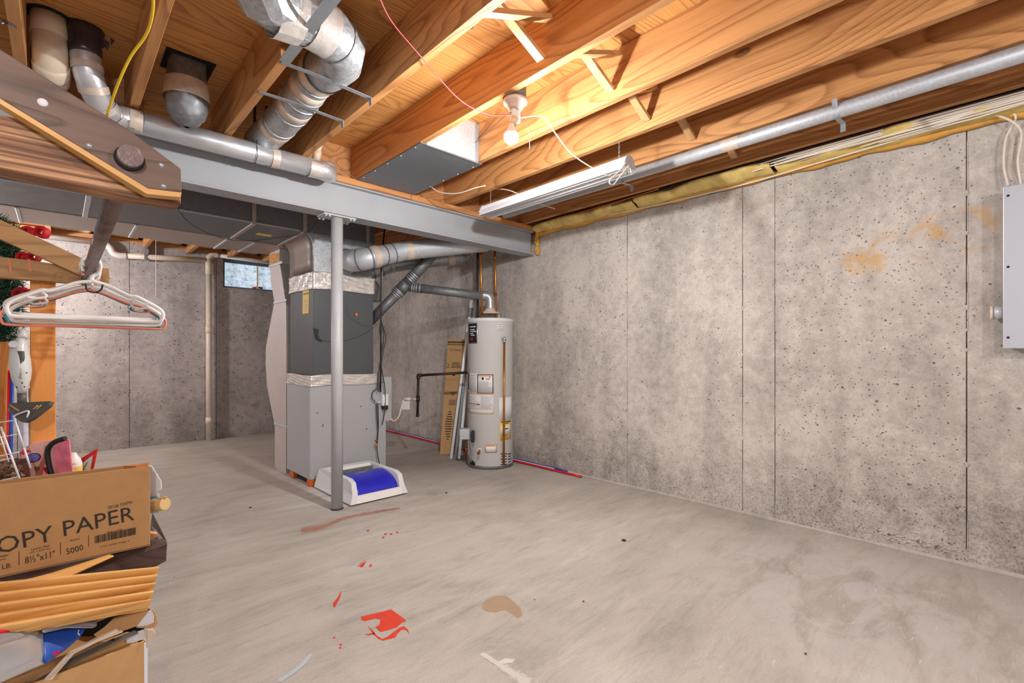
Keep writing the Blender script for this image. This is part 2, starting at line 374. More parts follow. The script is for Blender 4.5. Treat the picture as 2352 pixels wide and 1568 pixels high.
W['purple'] = plain('purple_patch', srgb(120, 110, 190), .5, 0, .2, 30)
W['olive'] = plain('olive_patch', srgb(120, 104, 76), .6)
W['silver_film'] = plain('silver_film', srgb(196, 198, 202), .22, .6, .08, 6)
W['bluebag'] = plain('blue_bag', srgb(32, 78, 170), .4, 0, .15, 8, .3, 12)
W['redtube'] = plain('red_film', srgb(232, 24, 64), .35)
W['greyfab'] = plain('grey_fabric', srgb(138, 136, 138), .7, 0, .08, 20)
W['tan'] = plain('tan_plastic', srgb(206, 176, 120), .45)
W['labelb'] = plain('label_light_blue', srgb(110, 180, 220), .5, 0, .2, 40)
W['mop'] = plain('mop_body', srgb(206, 208, 204), .35)
W['mopd'] = plain('mop_dark', srgb(86, 84, 78), .5)
W['paint'] = plain('red_floor_paint', srgb(206, 62, 38), .55, 0, .08, 40)
W['rust'] = plain('rust_floor_stain', srgb(184, 132, 110), .8, 0, .1, 40)
W['stain'] = plain('tan_floor_stain', srgb(160, 138, 112), .7, 0, .04, 20)
W['chalk'] = plain('white_floor_mark', srgb(206, 202, 198), .8)
W['chalkb'] = plain('pale_blue_floor_mark', srgb(178, 192, 198), .8)
W['trim'] = plain('metal_trim', srgb(206, 210, 214), .3, .5, .05, 10)
W['brass'] = plain('brass', srgb(170, 120, 50), .3, .85)
W['porcelain'] = plain('porcelain', srgb(222, 200, 184), .35)
W['winframe'] = plain('window_frame_paint', srgb(104, 118, 132), .5, .2, .1, 12)
W['brick_block'] = plain('orange_brick', srgb(196, 98, 32), .7, 0, .12, 30)
def emis(name, col, s):
    m, nt, bs, N = newmat(name); bs.inputs['Base Color'].default_value = col
    bs.inputs['Emission Color'].default_value = col; bs.inputs['Emission Strength'].default_value = s; return m
W['bulb'] = emis('lit_bulb', (1, .985, .975, 1), 2050)
def window_glass():
    m, nt, bs, N = newmat('frosty_window_glass')
    n = noise(nt, coords(nt), 22, 5, .7)
    c = ramp(nt, n, [(.34, srgb(140, 165, 185)), (.5, srgb(196, 216, 232)), (.7, srgb(226, 238, 250))]).outputs[0]
    nt.links.new(c, bs.inputs['Base Color']); nt.links.new(c, bs.inputs['Emission Color']); bs.inputs['Emission Strength'].default_value = .55
    bs.inputs['Roughness'].default_value = .25; return m
W['glass'] = window_glass()
# text fitted between two points on a plane
def lettering(name, body, p0, p1, cap, up, mat, parent, align_n=None):
    cu = bpy.data.curves.new(name, 'FONT'); cu.body = body; cu.size = 1; cu.resolution_u = 2
    ob = bpy.data.objects.new('tmp_text', cu); C.objects.link(ob)
    me = bpy.data.meshes.new_from_object(ob); bpy.data.objects.remove(ob); 
    xs = [v.co.x for v in me.vertices]; x0, x1 = min(xs), max(xs)
    p0, p1 = V(p0), V(p1); ux = (p1-p0); L = ux.length; ux.normalize(); up = V(up); up = (up-ux*up.dot(ux)).normalized(); n = ux.cross(up)
    if n.dot(V((0, 0, H))-p0) < 0: n = -n
    org = wloc(parent)
    for v in me.vertices:
        v.co = p0+ux*((v.co.x-x0)/(x1-x0)*L)+up*(v.co.y/.7*cap)+n*.0012-org
    me.materials.append(mat); o = bpy.data.objects.new(name, me); C.objects.link(o); o.parent = parent
    return o
#BODY
# ================================================================== SETTING
XR, YB = 3.29, 6.80
ZJ, ZT = 2.249, 2.482
ZW = 2.184
fl = MB().grid(lambda u, v: V((-4+8*u, -3.2+10.6*v, 0)), 1, 1, False)
fl.box(-4, 4, -3.2, 7.4, -.1, -.002)
floor = fl.build('floor', W['floor'], kind='structure')
wr = MB().box(XR+.02, XR+.25, -3.2, 7.05, -.05, ZW).build('wall_right', W['wall_r'], kind='structure')
ys = [-3.2, -2.1, -.9, .154, 1.034, 1.232, 2.118, 3.008, 3.573, 4.764, 5.645, YB]
for a, b in zip(ys[:-1], ys[1:]):
    off = random.uniform(-.002, .002)
    MB().box(XR+off, XR+.03, a+.0022, b-.0022, -.02, ZW).build('concrete_panel', W['wall_r'], wr, bevel=.0015, seg=1)
# thin fins of grout that squeezed through the form joints
fm = MB()
for y in ys[1:-1]:
    z = .03
    while z < ZW-.05:
        L = random.uniform(.05, .3)
        if random.random() < .55: fm.box(XR-.003, XR+.003, y-.004, y-.001, z, min(z+L, ZW))
        if random.random() < .22:
            fm.ball((XR, y, z), random.uniform(.006, .011), 8, 5, (.5, 1, 1.4))
        z += L+random.uniform(.01, .08)
fm.build('joint_fins', W['wall_r'], wr, kind='stuff')
wb = MB().box(-3.2, XR+.25, YB+.02, YB+.25, -.05, 1.885)
wb.box(-3.2, 1.485, YB+.02, YB+.25, 1.885, 2.30).box(2.26, XR+.25, YB+.02, YB+.25, 1.885, 2.30).box(1.485, 2.26, YB+.02, YB+.25, 2.262, 2.30)
wb = wb.build('wall_back', W['wall_b'], kind='structure')
xs = [-3.2, -1.2, -.3, .568, 1.412, 2.33, XR]
for i, (a, b) in enumerate(zip(xs[:-1], xs[1:])):
    a += .0025; b -= .0025
    if i == 4:
        m = MB().box(a, b, YB, YB+.03, -.02, 1.885).box(a, 1.485, YB, YB+.03, 1.885, 2.30).box(2.26, b, YB, YB+.03, 1.885, 2.30).box(1.485, 2.26, YB, YB+.03, 2.262, 2.30)
    else: m = MB().box(a, b, YB, YB+.03, -.02, 2.30)
    m.build('concrete_panel', W['wall_b'], wb)
# basement window in the back wall: sash frame, mullion, two panes, leaves heaped outside
win = thing('window_1', None, None, (1.87, YB+.04, 1.885)); tag(win, kind='structure')
wm = MB()
for a in ((1.485, 1.505, 1.885, 2.262), (2.24, 2.26, 1.885, 2.262), (1.485, 2.26, 1.885, 1.905), (1.485, 2.26, 2.235, 2.262)): wm.box(a[0], a[1], YB+.01, YB+.07, a[2], a[3])
wm.build('window_frame', W['winframe'], win, bevel=.003)
MB().box(1.505, 2.24, YB+.02, YB+.045, 2.205, 2.235).build('top_rail', W['winframe'], win, bevel=.003)
MB().box(1.876, 1.892, YB+.015, YB+.05, 1.905, 2.21).build('mullion', W['pvc'], win, bevel=.003)
MB().box(1.505, 1.876, YB+.045, YB+.053, 1.905, 2.21).build('pane', W['glass'], win)
MB().box(1.892, 2.24, YB+.045, YB+.053, 1.905, 2.21).build('pane', W['glass'], win)
lm = MB(); 
for i in range(7): lm.ball((1.85+random.uniform(-.05, .1), YB+.036, 1.912+random.uniform(0, .014)), random.uniform(.01, .022), 8, 6, (1.2, .4, .9))
lm.build('dead_leaves', W['brick_block'], win, kind='stuff')
MB().box(1.46, 2.28, YB-.012, YB+.002, 1.868, 1.885).build('trim_1', W['wall_b'], kind='structure', bevel=.004)
# ------------------------------------------------------------------ ceiling: plywood sheets on fir joists
ceil = MB().box(-3.2, XR+.2, -3.2, 7.05, ZT+.02, ZT+.05).build('ceiling', W['ply'], kind='structure')
for i, y in enumerate([-3.2, -2.42, -1.2, .02, 1.24, 2.46, 3.68, 4.90, 6.12, 7.05][:-1]):
    y2 = min(y+1.22 if i else -2.42, 7.05)
    xj = [-3.2, XR+.2]; s = -1.3+(.81 if i % 2 else -.4)
    cuts = [-3.2]+[c for c in (s-1.2, s+1.24, s+3.68) if -3.1 < c < XR]+[XR+.2]
    for a, b in zip(cuts[:-1], cuts[1:]):
        MB().box(a+.0015, b-.0015, y+.0015, y2-.0015, ZT, ZT+.02).build('plywood_sheet', W['ply'], ceil)
JX = [1.093, 1.508, 1.918, 2.293, 2.686, 3.12, .683, .282, -.097]
JX += [-.5, -.9, -1.3, -1.7, -2.1]
NY0, NY1 = 1.60, 2.03
for x in JX:
    segs = [(-3.2, 3.25)]
    for a, b in segs:
        if abs(x-.683) < .01:
            # notched joist: the duct crosses through a cut-out closed by a steel plate
            MB().box(x-.038, x, NY1, b, ZJ, ZT).build('joist', W['joist'], ceil, bevel=.002, seg=1)
            MB().box(x-.038, x, a, NY0-.1, ZJ, ZT).build('joist', W['joist'], ceil, bevel=.002, seg=1)
        else:
            MB().box(x-.038, x, a, b, ZJ, ZT).build('joist', W['joist'], ceil, bevel=.002, seg=1)
    if x < 3.0:
        MB().box(x+.002, x+.040, 3.12, 6.99, ZJ+.001, ZT).build('joist', W['joist'], ceil, bevel=.002, seg=1)
# solid blocking above the beam
for x0, x1 in ((1.093, 1.47), (1.918, 2.255), (2.293, 2.648), (2.686, 3.082), (1.508, 1.88)):
    MB().box(x0, x1, 3.17, 3.208, ZJ, ZT).build('blocking', W['joist'], ceil)
MB().box(-.097, .244, 3.17, 3.208, ZJ, ZT).build('blocking', W['joist'], ceil)
# diagonal bridging between the joists
def bridging(xl, xr, lo, hi_px=None):
    y = lo
    MB().bar((xl+.006, y, ZT-.03), (xr-.006, y, ZJ+.045), .038, .019, (0, 1, 0)).build('cross_brace', W['brace'], ceil)
    MB().bar((xl+.006, y-.045, ZJ+.04), (xr-.006, y-.045, ZT-.04), .038, .019, (0, 1, 0)).build('cross_brace', W['brace'], ceil)
for xl, xr, p in ((1.093, 1.47, (1245, 146)), (1.508, 1.88, (1404, 208)), (1.918, 2.255, (1487, 282)), (2.293, 2.648, (1592, 322)), (2.686, 3.082, None)):
    y = at(p[0], p[1], X=xr).y if p else 1.2
    bridging(xl, xr, y)
    print('bridge', xl, y)
bridging(.683, 1.055, .9); bridging(.282, .645, 1.0)
# timber on top of both walls
MB().box(XR-.01, XR+.14, -3.2, 6.9, ZW, ZW+.038).build('trim_2', W['plate'], kind='structure')
MB().box(-3.2, XR+.1, YB+.0, YB+.14, 2.30, 2.338).build('trim_3', W['plate'], kind='structure')
MB().box(XR+.1, XR+.14, -3.2, 6.9, ZW+.038, ZT).build('trim_4', W['plate'], kind='structure')
MB().box(-3.2, XR+.1, YB+.1, YB+.14, 2.338, ZT).build('trim_5', W['plate'], kind='structure')
# ------------------------------------------------------------------ steel beam and column
bm = thing('steel_beam', 'long grey painted steel beam across the ceiling above the round column', 'beam', (.5, 3.17, 1.99))
m = MB().box(-3.1, 3.235, 3.10, 3.24, 1.990, 2.001).box(-3.1, 3.235, 3.10, 3.24, 2.194, 2.205)
m.box(-3.1, 3.235, 3.135, 3.205, 2.001, 2.194)
m.build('beam_web', W['beam'], bm, bevel=.003)
m = MB()
for a, b in ((-3.1, -.4), (-.396, 1.9), (1.904, 3.24)): MB().box(a, b, 3.085, 3.235, 2.205, 2.247).build('nailer_plate', W['plate'], bm, bevel=.002, seg=1)
cl = thing('support_column', 'grey painted round steel column standing in front of the furnace', 'column', (1.372, 3.171, 0))
MB().tube([(1.372, 3.171, 0), (1.372, 3.171, 1.979)], .0385, 32).build('pipe', W['column'], cl)
MB().box(1.26, 1.484, 3.112, 3.232, 1.978, 1.989).build('cap_plate', W['column'], cl, bevel=.002)
for x in (1.275, 1.30, 1.445, 1.469):
    for y in (3.118, 3.226): MB().lathe((x, y, 1.966), [(.0, .0), (.008, 0), (.008, .012), (.005, .013), (.005, .04), (0, .04)], 8).build('bolt', W['column'], cl)
MB().lathe((1.372, 3.171, 0), [(.039, 0), (.043, 0), (.042, .006), (.0385, .008)], 24).build('base_ring', W['black'], cl)
# insulation on top of the right wall, kraft edge, foam at the beam pocket
def batt(name, y0, y1, label, n=160, xo=0):
    def fn(u, v):
        y = y0+(y1-y0)*u; a = v
        k = math.sin(y*9)*.007+math.sin(y*23+1)*.004+random.uniform(-.003, .003)
        k += .010*math.sin(y*31+2*math.sin(y*11))*math.sin(a*math.pi); x = XR-.012-xo-.095*max(0, math.sin(a*math.pi*.95))**.6*(1+.22*math.sin(y*5.5)+.12*math.sin(y*17+1))-(.03 if .3 < a < .9 else 0)
        z = ZW-.002+.075*a-.012*math.sin(y*8+1)*math.sin(a*math.pi)
        return V((x+k, y, z+k*.5))
    return MB().grid(fn, n, 8).build(name, W['batt'], None, label=label, cat='insulation', group='yellow insulation pieces on the right wall', solid=.004)
batt('insulation_batt', 2.0, 3.08, 'yellow fibreglass batt on the wall top just right of the beam end')
batt('insulation_batt', 1.02, 1.98, 'bulging yellow fibreglass batt on the wall top above the third wall panel', xo=.012)
batt('insulation_batt', -1.4, 1.0, 'yellow fibreglass batt under the cable bundle at the upper right')
def kraft(u, v):
    y = -1.4+4.5*u
    k = math.sin(y*14)*.006+math.sin(y*37)*.003
    return V((XR-.014-.026*math.sin(v*math.pi), y, ZW-.018+k+v*.045))
tag(MB().grid(kraft, 160, 5).build('foam_seal', W['foam'], solid=.004), 'ragged orange foam strip sealing the top edge of the right concrete wall', 'sealant')
fo = MB()
for i in range(16):
    t = i/15; fo.ball((XR-.03+random.uniform(-.012, .008), 3.09-random.uniform(0, .02), 2.0+.2*t), random.uniform(.014, .024), 10, 7)
tag(fo.build('foam_blob', W['foam']), 'ochre foam sealing the end of the steel beam at the wall', 'sealant')
for i, (x0, x1) in enumerate(((-.057, .244), (.322, .645), (.723, 1.055), (1.133, 1.47), (1.548, 1.88))):
    def fn(u, v, x0=x0, x1=x1):
        return V((x0+(x1-x0)*u, YB+.06-.10*math.sin(v*math.pi)**.5-random.uniform(0, .012), 2.335+.13*v))
    MB().grid(fn, 12, 6).build('insulation_batt', W['batt' if i % 2 else 'battw'], None, label=('first','second','third','fourth','fifth')[i]+' insulation batt from the left between joist ends on the back wall', cat='insulation', group='batts along the back wall top', solid=.004)

# rough honeycombed patch at the foot of the right wall
rp = random.Random(21)
def rough(u, v):
    y = .62-.52*u; z = .02+.085*v*(.55+.45*math.sin(u*math.pi)); e = math.sin(u*math.pi)*math.sin(v*math.pi)
    return V((XR+.001-(.004+.014*rp.random()*rp.random())*e, y, z))
MB().grid(rough, 46, 12, False).build('rough_patch', W['wall_r'], wr)
# ================================================================== CEILING SERVICES
def ringed_duct(path, r, name_parent, mat, ring_at=(), tape_at=(), rr=None, seg=28, part='duct_section', tmat='tape', joint=()):
    """round duct: swept shell, raised beads, tape bands; indices index the path"""
    path = [V(p) for p in path]
    MB().tube(path, r if rr is None else rr, seg).build(part, mat, name_parent)
    def band(i, w, dr, mt, nm):
        i = max(0, min(len(path)-2, i)); d = (path[i+1]-path[i]).normalized(); c = path[i]
        q = (rr[i] if rr else r)
        MB().tube([c-d*w/2, c-d*w/2+d*.001, c+d*w/2-d*.001, c+d*w/2], [q, q+dr, q+dr, q], seg, False).build(nm, mt, name_parent)
    for i in ring_at: band(i, .010, .004, mat, 'bead')
    for i in tape_at: band(i, .055, .0016, W[tmat], 'tape_band')
    return path
def gored(pts, r, n):   # elbow made from straight gores
    return pts
# big galvanised round duct looping through the notched joist
rd = thing('round_duct', 'large galvanised round duct with taped elbows looping through the notched joist at upper left', 'duct', (.85, 2.3, 2.3))
R7 = .084
p = [at(600, 335, X=.87), at(645, 290, X=.87), at(676, 245, X=.87), at(700, 205, X=.87)]
path = spline([V((.855, 3.05, 2.30)), V((.865, 2.72, 2.305)), V((.868, 2.46, 2.32)), V((.87, 2.30, 2.345)), V((.875, 2.17, 2.365))], 5)
ringed_duct(path, R7, rd, W['galv'], ring_at=(5, 8, 11, 13, 16), tape_at=(4, 9, 14, 18))
# fat gored elbow
el = [V((.870, 2.21, 2.35)), V((.875, 2.10, 2.335)), V((.878, 2.00, 2.328)), V((.845, 1.905, 2.325)), V((.77, 1.855, 2.325)), V((.69, 1.84, 2.325))]
m = MB().tube(el, [.086, .093, .095, .095, .094, .092], 24); m.build('elbow', W['galv'], rd)
for a, b in ((0, 1), (3, 4)):
    d = (el[b]-el[a]).normalized(); c = el[a].lerp(el[b], .5); MB().tube([c-d*.004, c+d*.004], .0975, 24, False).build('seam_ring', W['galvd'], rd)
d = (el[5]-el[4]).normalized(); MB().tube([el[4]+d*.0, el[4]+d*.085], .0965, 24, False).build('tape_band', W['foil'], rd)
d = (el[1]-el[0]).normalized(); MB().tube([el[0]-d*.01, el[0]+d*.05], .0925, 24, False).build('tape_band', W['tape'], rd)
# boot on the far side of the joist
bt = [V((.70, 1.84, 2.325)), V((.62, 1.835, 2.32)), V((.53, 1.80, 2.32)), V((.47, 1.72, 2.35)), V((.45, 1.65, 2.42)), V((.45, 1.62, 2.48))]
MB().tube(bt, [.092, .098, .108, .112, .108, .1], 14, sm=False).build('boot', W['galv'], rd)
d = (bt[1]-bt[0]).normalized(); MB().tube([bt[1]-d*.03, bt[1]+d*.06], [.103, .11], 14, False, sm=False).build('tape_band', W['foil'], rd)
MB().tube([bt[3]+V((0, 0, 0)), bt[3]+V((-.012, -.03, .045))], .1165, 14, False, sm=False).build('tape_band', W['tape'], rd)
a, b = at(655, 138, Z=ZJ-.002), at(772, -6, Z=ZJ-.002)
MB().obox(V((.643, 2.04, ZJ-.005)), V((.042, 0, 0)), V((0, -.52, 0)), V((0, 0, .003))).build('steel_tie_plate', W['strap'], None, label='flat grey steel plate screwed under the notched joist', cat='plate')
for i, (y, lab) in enumerate(((2.052, 'thin steel strap under the round duct, nearer the elbow'), (2.352, 'thin steel strap under the round duct, nearer the silver vent pipe'))):
    z = ZJ-.004
    s = spline([V((.655, y, z)), V((.76, y-.01, z-.002)), V((.87, y-.015, z-.006)), V((.97, y-.005, z-.003)), V((1.045, y, z-.003))], 5)
    m = MB()
    for q0, q1 in zip(s[:-1], s[1:]): m.bar(q0, q1, .024, .0022, (0, 1, 0))
    m.bar((1.045, y, z-.002), (1.047, y, z-.035), .024, .0022, (0, 1, 0))
    m.build('hanger_strap', W['strap'], None, label=lab, cat='strap', group='steel straps carrying the round duct')
# silver vent pipe in front of the beam
vp = thing('vent_pipe', 'long shiny silver vent pipe running along the front of the steel beam', 'pipe', (.7, 2.95, 2.15))
zc = 2.192
MB().tube([(.235, 2.95, zc-.002), (1.17, 2.95, zc+.004)], .053, 32).build('pipe', W['shiny'], vp)
for x, wd, mt in ((.27, .05, 'tape'), (.905, .04, 'tape'), (1.135, .075, 'foil')):
    MB().tube([(x-wd/2, 2.95, zc), (x+wd/2, 2.95, zc)], .0546, 32, False).build('tape_band', W[mt], vp)
e1 = spline([V((1.16, 2.95, zc)), V((1.20, 2.953, zc)), V((1.235, 2.985, zc+.004)), V((1.245, 3.02, zc+.03)), V((1.245, 3.035, zc+.07))], 3)
MB().tube(e1, .0548, 16).build('elbow', W['shiny'], vp)
e2p = [V((.25, 2.95, zc)), V((.18, 2.935, zc-.002)), V((.135, 2.88, zc+.01)), V((.10, 2.83, zc+.04)), V((.085, 2.80, zc+.09)), V((.085, 2.80, zc+.13))]
e2p = [V((.25, 2.95, zc)), V((.190, 2.945, zc)), V((.150, 2.90, zc+.005)), V((.112, 2.84, zc+.05)), V((.09, 2.80, zc+.115)), V((.082, 2.80, zc+.20))]
MB().tube(spline(e2p, 3), [.054]*16, 18).build('elbow', W['shiny'], vp)
for i in (1, 2, 3, 4):
    d = (e2p[i+1]-e2p[i]).normalized(); MB().tube([e2p[i]-d*.012, e2p[i]+d*.018], .057, 18, False).build('tape_band', W['tape' if i > 2 else 'foil'], vp)
MB().tube(spline([V((.082, 2.80, zc+.17)), V((.080, 2.80, zc+.22)), V((.080, 2.80, zc+.292))], 3), [.057, .06, .061, .058, .062, .066, .07], 14).build('plastic_wrap', W['plastic_bag'], vp)
sc = MB()
for i in range(26):
    q = V((.080+random.uniform(-.07, .085), 2.80+random.uniform(-.06, .06), ZT-random.uniform(.005, .05))); sc.add([q, q+V((random.uniform(.01, .035), random.uniform(-.01, .01), -.01)), q+V((random.uniform(.0, .02), 0, -.035))], [(0, 1, 2)])
sc.build('torn_plastic', W['plastic_bag'], vp, kind='stuff')
MB().tube([(.795, 2.895, ZJ-.002), (.80, 2.895, zc-.03), (.80, 2.93, zc-.056), (.80, 2.955, zc-.056)], .0016, 6).build('hanger_wire', W['iron'], vp)
# cream toilet drain elbow
pv = thing('drain_elbow', 'cream plastic drain elbow coming through the plywood at top left', 'pipe', (-.03, 2.80, 2.3))
q = spline([V((-.030, 2.80, ZT)), V((-.030, 2.80, 2.41)), V((-.028, 2.80, 2.335)), V((-.025, 2.84, 2.285)), V((-.02, 2.92, 2.27))], 4)
MB().tube(q, .057, 28).build('pipe', W['pvc'], pv)
MB().tube([(-.03, 2.80, 2.395), (-.03, 2.80, ZT)], .0605, 28).build('upper_socket', W['pvc'], pv)
MB().tube([q[11], q[12], q[13], q[14]], .061, 28).build('lower_socket', W['pvc'], pv)
MB().lathe((-.03, 2.80, ZT-.006), [(.0, 0), (.075, 0), (.075, .007)], 28).build('hole_rim', W['dark'], pv)
# rough black hole with foil boot between joists
fb = thing('foil_boot', 'crumpled silver and black foil duct boot hanging below the plywood behind the vent pipe', 'duct', (.45, 2.8, 2.3))
def fbf(u, v):
    a = 2*math.pi*v; z = ZT-.31*u; k = 1+.16*math.sin(u*math.pi)**2
    if u > .7: k *= math.sqrt(max(0.02, 1-((u-.7)/.3)**2))
    r = .078*k+(random.uniform(-.0045, .0045) if u > .45 else random.uniform(-.001, .001))
    sq = 1/max(abs(math.cos(a)), abs(math.sin(a)))**(.7*max(0, 1-u*2.5))
    return V((.455+r*sq*math.cos(a), 2.80+r*sq*math.sin(a), z))
MB().grid(fbf, 24, 32).build('foil_shell', W['galvd'], fb)
def tb(u, v):
    a = 2*math.pi*v; z = ZT-.095-.085*u; r = .093+.004*u; return V((.455+r*math.cos(a), 2.80+r*math.sin(a), z))
MB().grid(tb, 3, 32).build('tape_band', W['tape'], fb)
m = MB(); m.box(.36, .56, 2.70, 2.90, ZT-.006, ZT-.001); m.build('floor_opening', W['dark'], fb)
# copper pipes between joists
for p0, p1, lab in (((585, 240), (588, 335), 'short aged copper pipe dropping between joists, left of the pair'), ((612, 245), (612, 340), 'short aged copper pipe dropping between joists, right of the pair')):
    a = at(*p0, Z=ZT); t = thing('copper_pipe', lab, 'pipe', (a.x, a.y, 2.15), 'pair of copper pipes behind the vent pipe')
    MB().tube([a, V((a.x, a.y, 2.14))], .008, 12).build('pipe', W['copperd'], t)
    MB().tube([V((a.x, a.y, 2.235)), V((a.x, a.y, 2.265))], .0115, 12).build('coupling', W['copper'], t)
# small cream pipe stub
cs = thing('pipe_stub', 'small cream plastic pipe stub beside the end of the silver vent pipe', 'pipe', (1.17, 3.0, 2.26))
a0, a1 = V((1.185, 2.93, ZT)), V((1.165, 3.03, 2.235))
MB().tube([a0, a1], .02, 16).build('pipe', W['pvc'], cs); MB().tube([a0.lerp(a1, .62), a0.lerp(a1, .86)], .0245, 16).build('coupling', W['pvc'], cs)
# sheet-metal joist pan
jp = thing('return_air_box', 'grey sheet metal air box closing the joist bay beside the light bulb', 'duct', (1.66, 2.7, 2.24))
MB().box(1.470, 1.918, 2.285, 3.083, ZJ-.0075, ZJ-.0035).build('bottom_sheet', W['duct'], jp)
MB().box(1.509, 1.879, 2.287, 2.290, ZJ-.004, ZT).build('end_sheet', W['galvp'], jp)
MB().box(1.862, 1.878, 2.270, 2.290, ZJ-.004, ZT-.01).build('end_flange', W['strap'], jp)
MB().box(1.505, 1.880, 2.277, 2.290, ZJ-.012, ZJ-.004).build('bottom_flange', W['strap'], jp)
for x in (1.482, 1.905):
    for i in range(5): MB().lathe((x, 2.36+i*.16, ZJ-.010), [(0, 0), (.004, 0), (.004, .003)], 8).build('screw', W['white'], jp)
# long grey pipe below the fifth joist
lp = thing('duct_pipe', 'long straight grey metal pipe running along the joists toward the shop light', 'pipe', (2.68, .8, 2.17))
A, B = V((2.665, -1.6, ZJ-.045)), V((2.68, 2.9, ZJ-.036))
MB().tube([A, B], .034, 28).build('pipe', W['galvp'], lp)
d = (B-A).normalized(); c = A+d*2.66; 
MB().tube([c-d*.045, c+d*.045], .0348, 28, False).build('tape_band', W['tape'], lp)
for y in (.57, 1.76):
    z = ZJ-.035-.038; m = MB()
    m.bar((2.62, y, ZJ-.001), (2.655, y, z-.002), .022, .002, (0, 1, 0)); m.bar((2.655, y, z-.002), (2.79, y, z+.012), .022, .002, (0, 1, 0)); m.bar((2.79, y, z+.012), (2.79, y, z-.028), .022, .002, (0, 1, 0))
    m.build('hanger_strap', W['strap'], lp)
# ceiling lamp: box, porcelain holder, outlet adapter, bulb
lx, ly = 1.545, 1.60
lf = thing('bulb_fixture', 'white ceiling lampholder with a glowing round bulb and outlet adapter', 'lamp', (lx, ly, 2.02))
MB().lathe((lx, ly, ZJ-.006), [(0, 0), (.052, 0), (.052, .055), (0, .055)], 20).build('junction_box', W['galvd'], lf)
MB().lathe((lx, ly, ZJ-.052), [(0, .0), (.030, 0), (.036, .008), (.040, .022), (.056, .030), (.058, .040), (.055, .047), (0, .047)], 32).build('porcelain_base', W['porcelain'], lf)
MB().box(lx-.024, lx+.024, ly-.013, ly+.013, ZJ-.108, ZJ-.052).build('outlet_adapter', W['whitep'], lf, bevel=.004)
bx, by, bz = 1.50, 1.58, 2.062
MB().tube([(bx+.034, by+.01, ZJ-.10), (bx+.012, by+.003, bz+.05)], [.017, .0155], 18).build('socket', W['pvc'], lf)
MB().lathe((bx, by, bz-.045), [(0, 0), (.016, .003), (.028, .014), (.033, .030), (.0325, .042), (0, .042)], 24).build('bulb', W['bulb'], lf)
MB().lathe((bx, by, bz-.045), [(0, .0425), (.0325, .0425), (.031, .050), (.022, .066), (.015, .078), (.014, .092), (0, .093)], 24).build('bulb_collar', W['whitep'], lf)  # opaque upper half added to hold the bulb's light off the ceiling
MB().tube(spline([V((lx+.02, ly-.01, ZJ-.06)), V((lx+.06, ly-.03, 2.11)), V((lx+.075, ly-.02, 2.03))], 5), .0009, 5).build('pull_chain', W['iron'], lf)
# cords
def cord(name, pts, r, mat, label, cat='cord', n=8, group=None):
    return tag(MB().tube(spline(pts, n), r, 8).build(name, W[mat]), label, cat, group)
cord('string', [at(865, -20, Z=2.24), at(900, 50, Z=2.235), at(965, 128, Z=2.225), at(1000, 170, Z=2.21), at(1060, 232, Z=2.175), at(1120, 262, Z=2.15), at(1172, 264, Z=2.13)], .0022, 'wirer', 'thin red and white cord sagging from the ceiling to the bulb adapter')
cord('cable', [V((lx-.03, ly, ZJ-.075)), at(1150, 275, Y=1.95), at(1098, 322, Y=2.25), at(1030, 372, Y=2.6), at(960, 410, Y=2.85), at(890, 421, Y=3.02), at(822, 410, Y=3.07), at(780, 388, Y=3.08)], .0027, 'wirebr', 'brown cable draped from the bulb across the metal air box to the beam')
cord('lamp_cord', [V((lx+.024, ly, ZJ-.08)), at(1245, 268, Y=1.58), at(1275, 305, Y=1.56), at(1310, 350, Y=1.53), at(1360, 385, Y=1.50), at(1405, 405, Y=1.47), at(1432, 398, Y=1.455)], .0030, 'wirew', 'white power cord hanging from the bulb adapter to the shop light')
cord('cable', [V((1.912, 2.90, 2.262)), V((1.925, 2.88, 2.262)), at(1010, 441, X=1.94), at(1050, 444, X=1.96), at(1090, 432, X=1.97), at(1115, 426, X=1.98)], .0036, 'wirew', 'short white cable end sticking out below the joists left of the shop light', group=None)
cord('cable', [at(1133, 433, X=2.33), at(1165, 436, X=2.36), at(1192, 446, X=2.40), at(1230, 465, X=2.5), at(1274, 479, X=2.55)], .0036, 'wirew', 'white cable passing over the back of the shop light')
cord('extension_cord', [at(352, -30, Z=2.24), at(350, 30, Z=2.24), at(335, 80, Z=2.235), at(300, 130, Z=2.20), at(272, 190, Z=2.15), at(245, 266, Z=2.09)], .0052, 'wirey', 'bright yellow cord hanging from a joist at upper left')
cord('hook', [at(1082, 44, X=1.093), at(1086, 50, X=1.10), at(1088, 58, X=1.10), at(1084, 66, X=1.10), at(1080, 62, X=1.10), at(1084, 56, X=1.10)], .0014, 'iron', 'small twisted wire hook hanging from a joist above the bulb', 'hook')
cord('staple', [at(6, 52, X=-.096), at(12, 50, X=-.07), at(32, 60, X=-.07), at(36, 63, X=-.096)], .003, 'iron', 'bent dark wire staple on the leftmost joist', 'staple')
